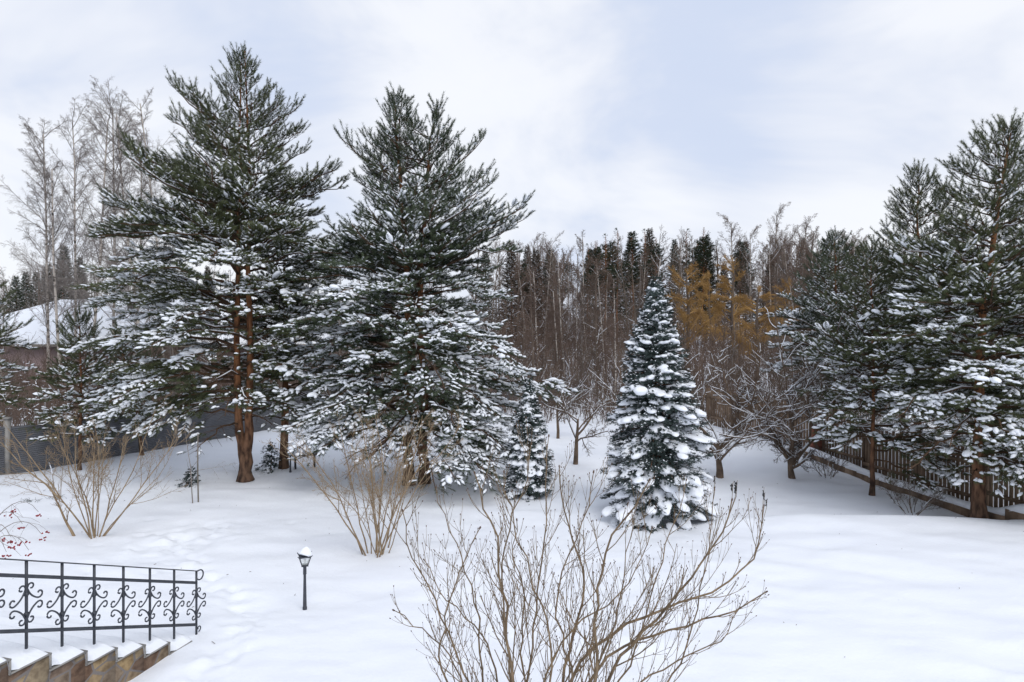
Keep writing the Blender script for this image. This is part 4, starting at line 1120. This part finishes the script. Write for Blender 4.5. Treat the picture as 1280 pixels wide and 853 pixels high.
def viburnum():
    rng = np.random.default_rng(17); x, y = -8.9, 10.6; z = float(gz(x, y)) - .05
    root = thing('berry_bush', 'arching bare bush with hanging red berry clusters at the left edge', 'shrub', (x, y, z)); off = np.array([x, y, z])
    st = []; tw = []; B = []
    ends = [(52, 668, 10.6), (28, 655, 10.8), (36, 688, 10.2), (14, 672, 10.4), (48, 640, 11.2), (-20, 640, 10.7), (-40, 660, 10.5), (8, 690, 10)]
    for (px, py, d) in ends:
        e_ = P(px, py, d) - off
        top = np.array([e_[0] * .55, e_[1] * .5, max(e_[2], .8) + .35])
        t = np.linspace(0, 1, 12)[:, None]
        a = np.array([rng.normal(0, .05), rng.normal(0, .05), -.05])
        q = (1 - t) ** 2 * a + 2 * t * (1 - t) * (top * 1.25) + t ** 2 * e_
        st.append((q, .010 * (1 - .7 * t[:, 0])))
        for k in range(3):
            i0 = int(rng.integers(7, 11)); p = q[i0]
            dn = unit(np.array([rng.normal(.3, .4), rng.normal(0, .4), -.5 * rng.random()])); L_ = .12 + .2 * rng.random()
            m_ = p + dn * L_ * .6; ee = p + dn * L_ + np.array([0, 0, -.06]); tw.append((np.array([p, m_, ee]), np.array([.003, .0025, .0018])))
            if rng.random() < .5: B.append(ee)
        B.append(q[-1] + np.array([0, 0, -.03]))
    m = MB(); m.tubes(st, 6); m.tubes(tw, 3); m.build('stems', M['twiggrey'], root, True)
    for c in B:
        m = MB(); n = int(rng.integers(4, 9)); tw2 = []
        pts = c + np.stack([rng.normal(0, .03, n), rng.normal(0, .03, n), -.025 - .018 * np.abs(rng.normal(0, 1, n))], -1)
        R_ = np.full(n, .013); m.stamp(ICO2[0], ICO2[1], np.eye(3)[None] * R_[:, None, None], pts)
        o = m.build('berry_cluster', M['berry'], root, True)
viburnum()

# sapling and stake
def stakes():
    x, y = P(247, 0, 16.6)[:2]; y = 16.6; z = float(gz(x, y))
    root = thing('garden_stake', 'thin upright wooden stake beside the tiny spruce seedling', 'stake', (x, y, z))
    m = MB(); m.tubes([(np.array([[.02, 0, -.1], [.0, 0, .9], [0.01, 0, 1.65]]), np.array([.018, .017, .016]))], 6, True); m.build('pole', M['greywood'], root, True)
    x2 = P(241, 0, 16.5)[0]; z = float(gz(x2, 16.5))
    bare_tree('sapling', 'thin bent bare sapling with drooping twig against the stake', 'sapling', (x2, 16.5, z), 95, 1.9, .014, [dict(n=9, wob=.05, trop=.0, kids=5, s0=.3, rmin=.003), dict(n=6, wob=.12, trop=-.14, kids=3, s0=.3, ang=50, len=.5, r=.006), dict(n=3, wob=.2, trop=-.1, ang=40, len=.3, r=.003)], 'twiggrey', 'twiggrey', stems=[((.0, 0, -.05), (-.06, 0, 1), 1.9, .014), ((.12, 0, .8), (.75, 0, .1), .95, .006)])
    for px, d, lab in [(1143, 19.5, 'tilted bare twiggy branch poking out of snow below the slender pine')]:
        x = (px - 640) / F * d
    for (px, py, sd_, lab) in [(70, 628, 1, 'grass tuft poking through snow near the left shrub'), (36, 632, 2, 'smaller weed tuft in the snow nearer the left edge')]:
        d = CZ * F / (py - 400); x = (px - 640) / F * d; z = float(gz(x, d)); rg = np.random.default_rng(sd_)
        m = MB(); pth = []
        for k in range(26):
            a = rg.random() * 6.28; p = np.array([rg.normal(0, .12), rg.normal(0, .05), -.02]); e_ = p + np.array([cos(a) * .16, sin(a) * .1, .05 + .06 * rg.random()]); pth.append((np.array([p, (p + e_) / 2 + np.array([0, 0, .03]), e_]), np.array([.004, .003, .002])))
        m.tubes(pth, 3); o = m.build('weed_tuft', M['dspruce'], None, True, loc=(x, d, z)); o['label'] = lab; o['category'] = 'weeds'
stakes()
# small conifer branch cover at the right, snow on a low bush by the fence
bush('bare_shrub', 'low snowy twig bush by the foot of the wooden fence corner', 'shrub', 9.55, 20.6, 97, 10, 1.0, .8, 'twig', .012, .9)
bush('bare_shrub', 'dark low brushy twigs lying over the snow in front of the fence', 'shrub', 9.9, 16.9, 98, 9, 1.1, 1.15, 'twig', .012, .35)

# ------------------------------------------------------------------ garden lamps and bench
def lantern(x, y, H, hs, name, label, rz=.35, snowh=.2):
    z = float(gz(x, y)) - .03
    root = thing(name, label, 'garden lamp', (x, y, z), None, rz)
    m = MB(); m.tubes([(np.array([[0, 0, 0], [0, 0, .06], [0, 0, .065], [0, 0, H * .8], [0, 0, H * .81], [0, 0, H]]), np.array([.034, .034, .029, .020, .027, .025]))], 10, True); m.build('post', M['metal'], root, True)
    b, t, h = .036 * hs, .072 * hs, .125 * hs
    z0 = H; z1 = H + h
    m = MB(); m.box((0, 0, z0 + .006), (2 * b + .02, 2 * b + .02, .02))
    c = []
    for sx, sy in ((1, 1), (1, -1), (-1, -1), (-1, 1)):
        m.tubes([(np.array([[sx * b, sy * b, z0], [sx * (b + t) / 2, sy * (b + t) / 2, (z0 + z1) / 2], [sx * t, sy * t, z1], [sx * t * 1.3, sy * t * 1.3, z1 + .028 * hs]]), np.array([.006, .006, .007, .006]) * hs)], 4, True)
    for (ax, ay, bx_, by_) in ((1, 1, 1, -1), (1, -1, -1, -1), (-1, -1, -1, 1), (-1, 1, 1, 1)):
        m.tubes([(np.array([[ax * t, ay * t, z1], [bx_ * t, by_ * t, z1]]), np.array([.006, .006]) * hs)], 4)
    m.box((0, 0, z1 + .004), (2 * t * 1.08, 2 * t * 1.08, .008))
    m.build('lantern_frame', M['metal'], root)
    m = MB()
    for (ax, ay, bx_, by_) in ((1, 1, 1, -1), (1, -1, -1, -1), (-1, -1, -1, 1), (-1, 1, 1, 1)):
        k = .93; m.add([[ax * b * k, ay * b * k, z0 + .02], [bx_ * b * k, by_ * b * k, z0 + .02], [bx_ * t * k, by_ * t * k, z1 - .002], [ax * t * k, ay * t * k, z1 - .002]], [[0, 1, 2, 3]])
    m.build('glass', M['glass'], root)
    m = MB(); m.stamp(ICO2[0], ICO2[1], (np.diag([.018, .018, .03]) * hs)[None], np.array([[0, 0, z0 + .06 * hs]])); m.build('bulb', M['bulb'], root, True)
    m = MB(); zs = [z1 + .009, z1 + .02, z1 + .05, z1 + snowh * .5, z1 + snowh * .8, z1 + snowh]; rs = [t * 1.12, t * 1.28, t * 1.22, t * 1.0, t * .72, t * .1]
    m.tubes([(np.array([[.006 * i, .004 * i, q] for i, q in enumerate(zs)]), np.array(rs))], 14); m.build('snow', M['snowp'], root, True)
xl = P(381, 763, 10.57)
lantern(xl[0], 10.57, .70, 1.15, 'garden_lamp', 'short black lantern post topped with snow beside the iron railing', snowh=.14)
xl = P(363, 590, 20.2)
lantern(xl[0], 20.2, .50, 1.3, 'garden_lamp', 'small far lantern with snow cap beside the garden bench', snowh=.15)
def bench():
    p = P(377, 590, 20.9); x, y = p[0] + .1, 20.9; z = float(gz(x, y))
    root = thing('garden_bench', 'small wooden bench with a layer of snow beside the far lantern', 'bench', (x, y, z), None, .35)
    m = MB(); 
    for k in range(3): m.box((0, (k - 1) * .12, .40), (.75, .11, .04))
    m.build('seat', M['greywood'], root)
    for sx in (-.28, .28):
        for sy in (-.13, .13):
            m = MB(); m.box((sx, sy, .16), (.05, .05, .44)); m.build('leg', M['dark'], root)
    m = MB(); stamp_lumps(m, LUMPS, np.array([[-.2, 0, .44], [.15, 0, .45], [0, .02, .44]]), np.array([[1., 0, 0]] * 3), np.array([.22, .22, .3]), np.array([.17] * 3), np.array([.08, .07, .09]), np.random.default_rng(1)); m.build('snow', M['snowp'], root, True)
bench()

# ------------------------------------------------------------------ railing and steps
def rail_pt(px):
    """depth and ground position of the railing at picture column px"""
    t = (px - 33.0) / (245.5 - 33.0)
    inv = 1 / 7.19 + (1 / 9.55 - 1 / 7.19) * t
    d = 1 / inv
    return np.array([(px - 640) / F * d, d])
def railing():
    A, Bp = rail_pt(33), rail_pt(245.5)
    dirr = (Bp - A) / np.linalg.norm(Bp - A)
    Ltot = np.linalg.norm(Bp - A)
    zA, zB = CZ - 2.535, CZ - 3.515   # top rail heights
    nsp = 6; stepL = Ltot / nsp
    slope = (zB - zA) / Ltot
    def at(s, h=0): # s metres from A, h below the top rail
        q = A + dirr * s; return np.array([q[0], q[1], zA + slope * s - h])
    root = thing('iron_railing', 'black wrought iron stair railing with scroll ornaments at lower left', 'railing', tuple(at(Ltot, .95)))
    off = at(Ltot, .95)
    s0 = -4 * stepL; 
    D3 = unit(np.array([dirr[0], dirr[1], slope])); N3 = unit(np.cross(D3, (0, 0, 1.)))
    flat = lambda a, b, w_, t_: (np.array([a, b]), w_, t_)
    def bar(m, a, b, wd, th):
        d = unit(b - a); n = unit(np.cross(d, (0, 0, 1.))); u = np.cross(n, d); Rm = np.stack([d, n, u], -1)
        m.box((a + b) / 2, (np.linalg.norm(b - a), wd, th), Rm)
    m = MB(); bar(m, at(s0) - off, at(Ltot + .015) - off, .045, .012)
    # curled end
    e0 = at(Ltot + .015) - off; pts = []
    H3 = np.array([dirr[0], dirr[1], 0.])
    for k in range(22):
        t = k / 21; a = pi / 2 - t * 4.0
        r = .075 * (1 - .25 * t)
        pts.append(e0 + H3 * (.05 + r * cos(a)) + np.array([0, 0, -.078 + r * sin(a)]))
    pts = [e0] + pts
    m.tubes([(np.array(pts), np.full(len(pts), .010))], 6, True)
    pts = []
    for k in range(14):
        t = k / 13; a = -pi / 2 + t * 5.2; r = .045 * (1 - .7 * t)
        pts.append(at(Ltot, .79) - off + H3 * (.045 + r * cos(a)) + np.array([0, 0, -.03 + r * sin(a)]))
    m.tubes([(np.array(pts), np.full(len(pts), .008))], 6, True)
    m.build('handrail', M['metal'], root)
    m = MB(); bar(m, at(s0, .165) - off, at(Ltot, .165) - off, .024, .036); m.build('rail', M['metal'], root)
    m = MB(); bar(m, at(s0, .735) - off, at(Ltot, .75) - off, .024, .036); m.build('rail', M['metal'], root)
    # c scroll
    def cscroll(w_, h_):
        n = 34; s = np.linspace(-1, 1, n)
        kap = 1 + 5.2 * sstep(.26, .5, np.abs(s)) + 5 * sstep(.7, 1, np.abs(s))
        ang = np.concatenate([[0], np.cumsum((kap[1:] + kap[:-1]) / 2)]) * (2 / (n - 1)) 
        ang = ang - ang[n // 2]; ang *= 1.15
        x = np.concatenate([[0], np.cumsum(np.cos(ang[:-1]))]); y = np.concatenate([[0], np.cumsum(np.sin(ang[:-1]))])
        x -= x[n // 2]; y -= y[n // 2]
        c = cos(-pi / 4); s_ = sin(-pi / 4); X = x * c - y * s_; Y = x * s_ + y * c       # opens to the upper right
        X -= X.min(); Y -= Y.min()
        return np.stack([X / X.max() * w_, Y / Y.max() * h_], -1)
    base_sc = cscroll(.165, .185)
    for k in range(-4, 7):
        s = k * stepL
        foot = .93 if k < 6 else .97
        m = MB(); m.box(((at(s) + at(s, foot)) / 2) - off, (.022, .022, foot), None); m.build('post', M['metal'], root)
        c = at(s, .46) - off
        m = MB(); lst = []
        for sx in (1, -1):
            for sy in (1, -1):
                q = base_sc + np.array([.012, .02])
                q3 = c + H3 * (q[:, 0] * sx)[:, None] + np.array([0, 0, 1.]) * (q[:, 1] * sy)[:, None]
                lst.append((q3, np.full(len(q3), .0094)))
        m.tubes(lst, 6, True)
        m.box(c + np.array([0, 0, .105]), (.034, .034, .035)); m.box(c - np.array([0, 0, .105]), (.034, .034, .035))
        m.build('scroll_ornament', M['metal'], root, True)
railing()

def steps():
    E = np.array([-4.39, 9.31]); rz = -math.atan(.297); U = np.array([sin(-rz), cos(-rz)])
    ends = [(-3.37, 1.355), (-2.94, 1.20), (-2.5, 1.045), (-2.06, .90), (-1.62, .72), (-1.21, .566), (-.79, .41), (-.39, .26), (0.0, .10)]
    ends = [(-3.37 - .43 * k, 1.355 + .155 * k) for k in range(5, 0, -1)] + ends
    root = thing('garden_steps', 'snow covered stepped stair wall faced with rough brown stone under the railing', 'steps', (E[0], E[1], 0), None, rz)
    m = MB(); mc = MB(); y0 = ends[0][0] - .43; ys = y0
    for (y1, z) in ends:
        m.box((-.15, (ys + y1) / 2, z / 2 - .5), (.30, y1 - ys - .001, z + 1.0))
        mc.box((-.14, (ys + y1) / 2 + .01, z + .008), (.315, y1 - ys + .02, .015))
        mc.box((-.14, y1 + .009, z - .07), (.315, .016, .155))
        ys = y1
    m.build('stone_wall', M['stone'], root); mc.build('coping', M['concrete'], root)
    m = MB(); ys = y0
    for (y1, z) in ends:
        m.box((-1.55, (ys + y1) / 2, z / 2 - .5 - .04), (2.48, y1 - ys - .001, z + 1.0)); ys = y1
    m.build('stair_flight', M['concrete'], root)
    yy = np.linspace(y0 - .1, .32, 340); xx = np.concatenate([[.012, .010, .0, -.02, -.045], np.linspace(-.07, -2.9, 44)])
    ez = np.array([q[0] for q in ends]); zz_ = np.array([q[1] for q in ends])
    zst = zz_[np.clip(np.searchsorted(ez, yy), 0, len(ez) - 1)]
    ker = np.exp(-(np.arange(-30, 31) / 13.0) ** 2); ker /= ker.sum()
    zsm = np.convolve(np.pad(zst, 30, mode='edge'), ker, mode='valid')
    rim = np.maximum(zst + .012, np.minimum(zst + .05, zsm - .02))
    ramp = zsm + .12
    XX, YY = np.meshgrid(xx, yy)
    edge = np.clip((-XX + .012) / .34, 0, 1)
    bump_ = .035 * (zst - zsm)[:, None] / .08
    Z = rim[:, None] + (ramp[:, None] + bump_ - rim[:, None]) * (1 - (1 - edge) ** 1.7) + .04 * vnoise(XX * 3, YY * 3, 6) * edge
    WX = E[0] + XX * cos(rz) - YY * sin(rz); WY = E[1] + XX * sin(rz) + YY * cos(rz)
    fade = sstep(-.02, .28, YY); Z = Z * (1 - fade) + (gz(WX, WY) - .08) * fade
    m = MB(); ny, nx = XX.shape
    i = np.arange(ny - 1)[:, None] * nx; j = np.arange(nx - 1)[None]
    q = np.stack([i + j, i + nx + j, i + nx + j + 1, i + j + 1], -1).reshape(-1, 4)
    m.add(np.stack([XX, YY, Z], -1).reshape(-1, 3), q); m.build('snow', M['snowp'], root, True)
steps()
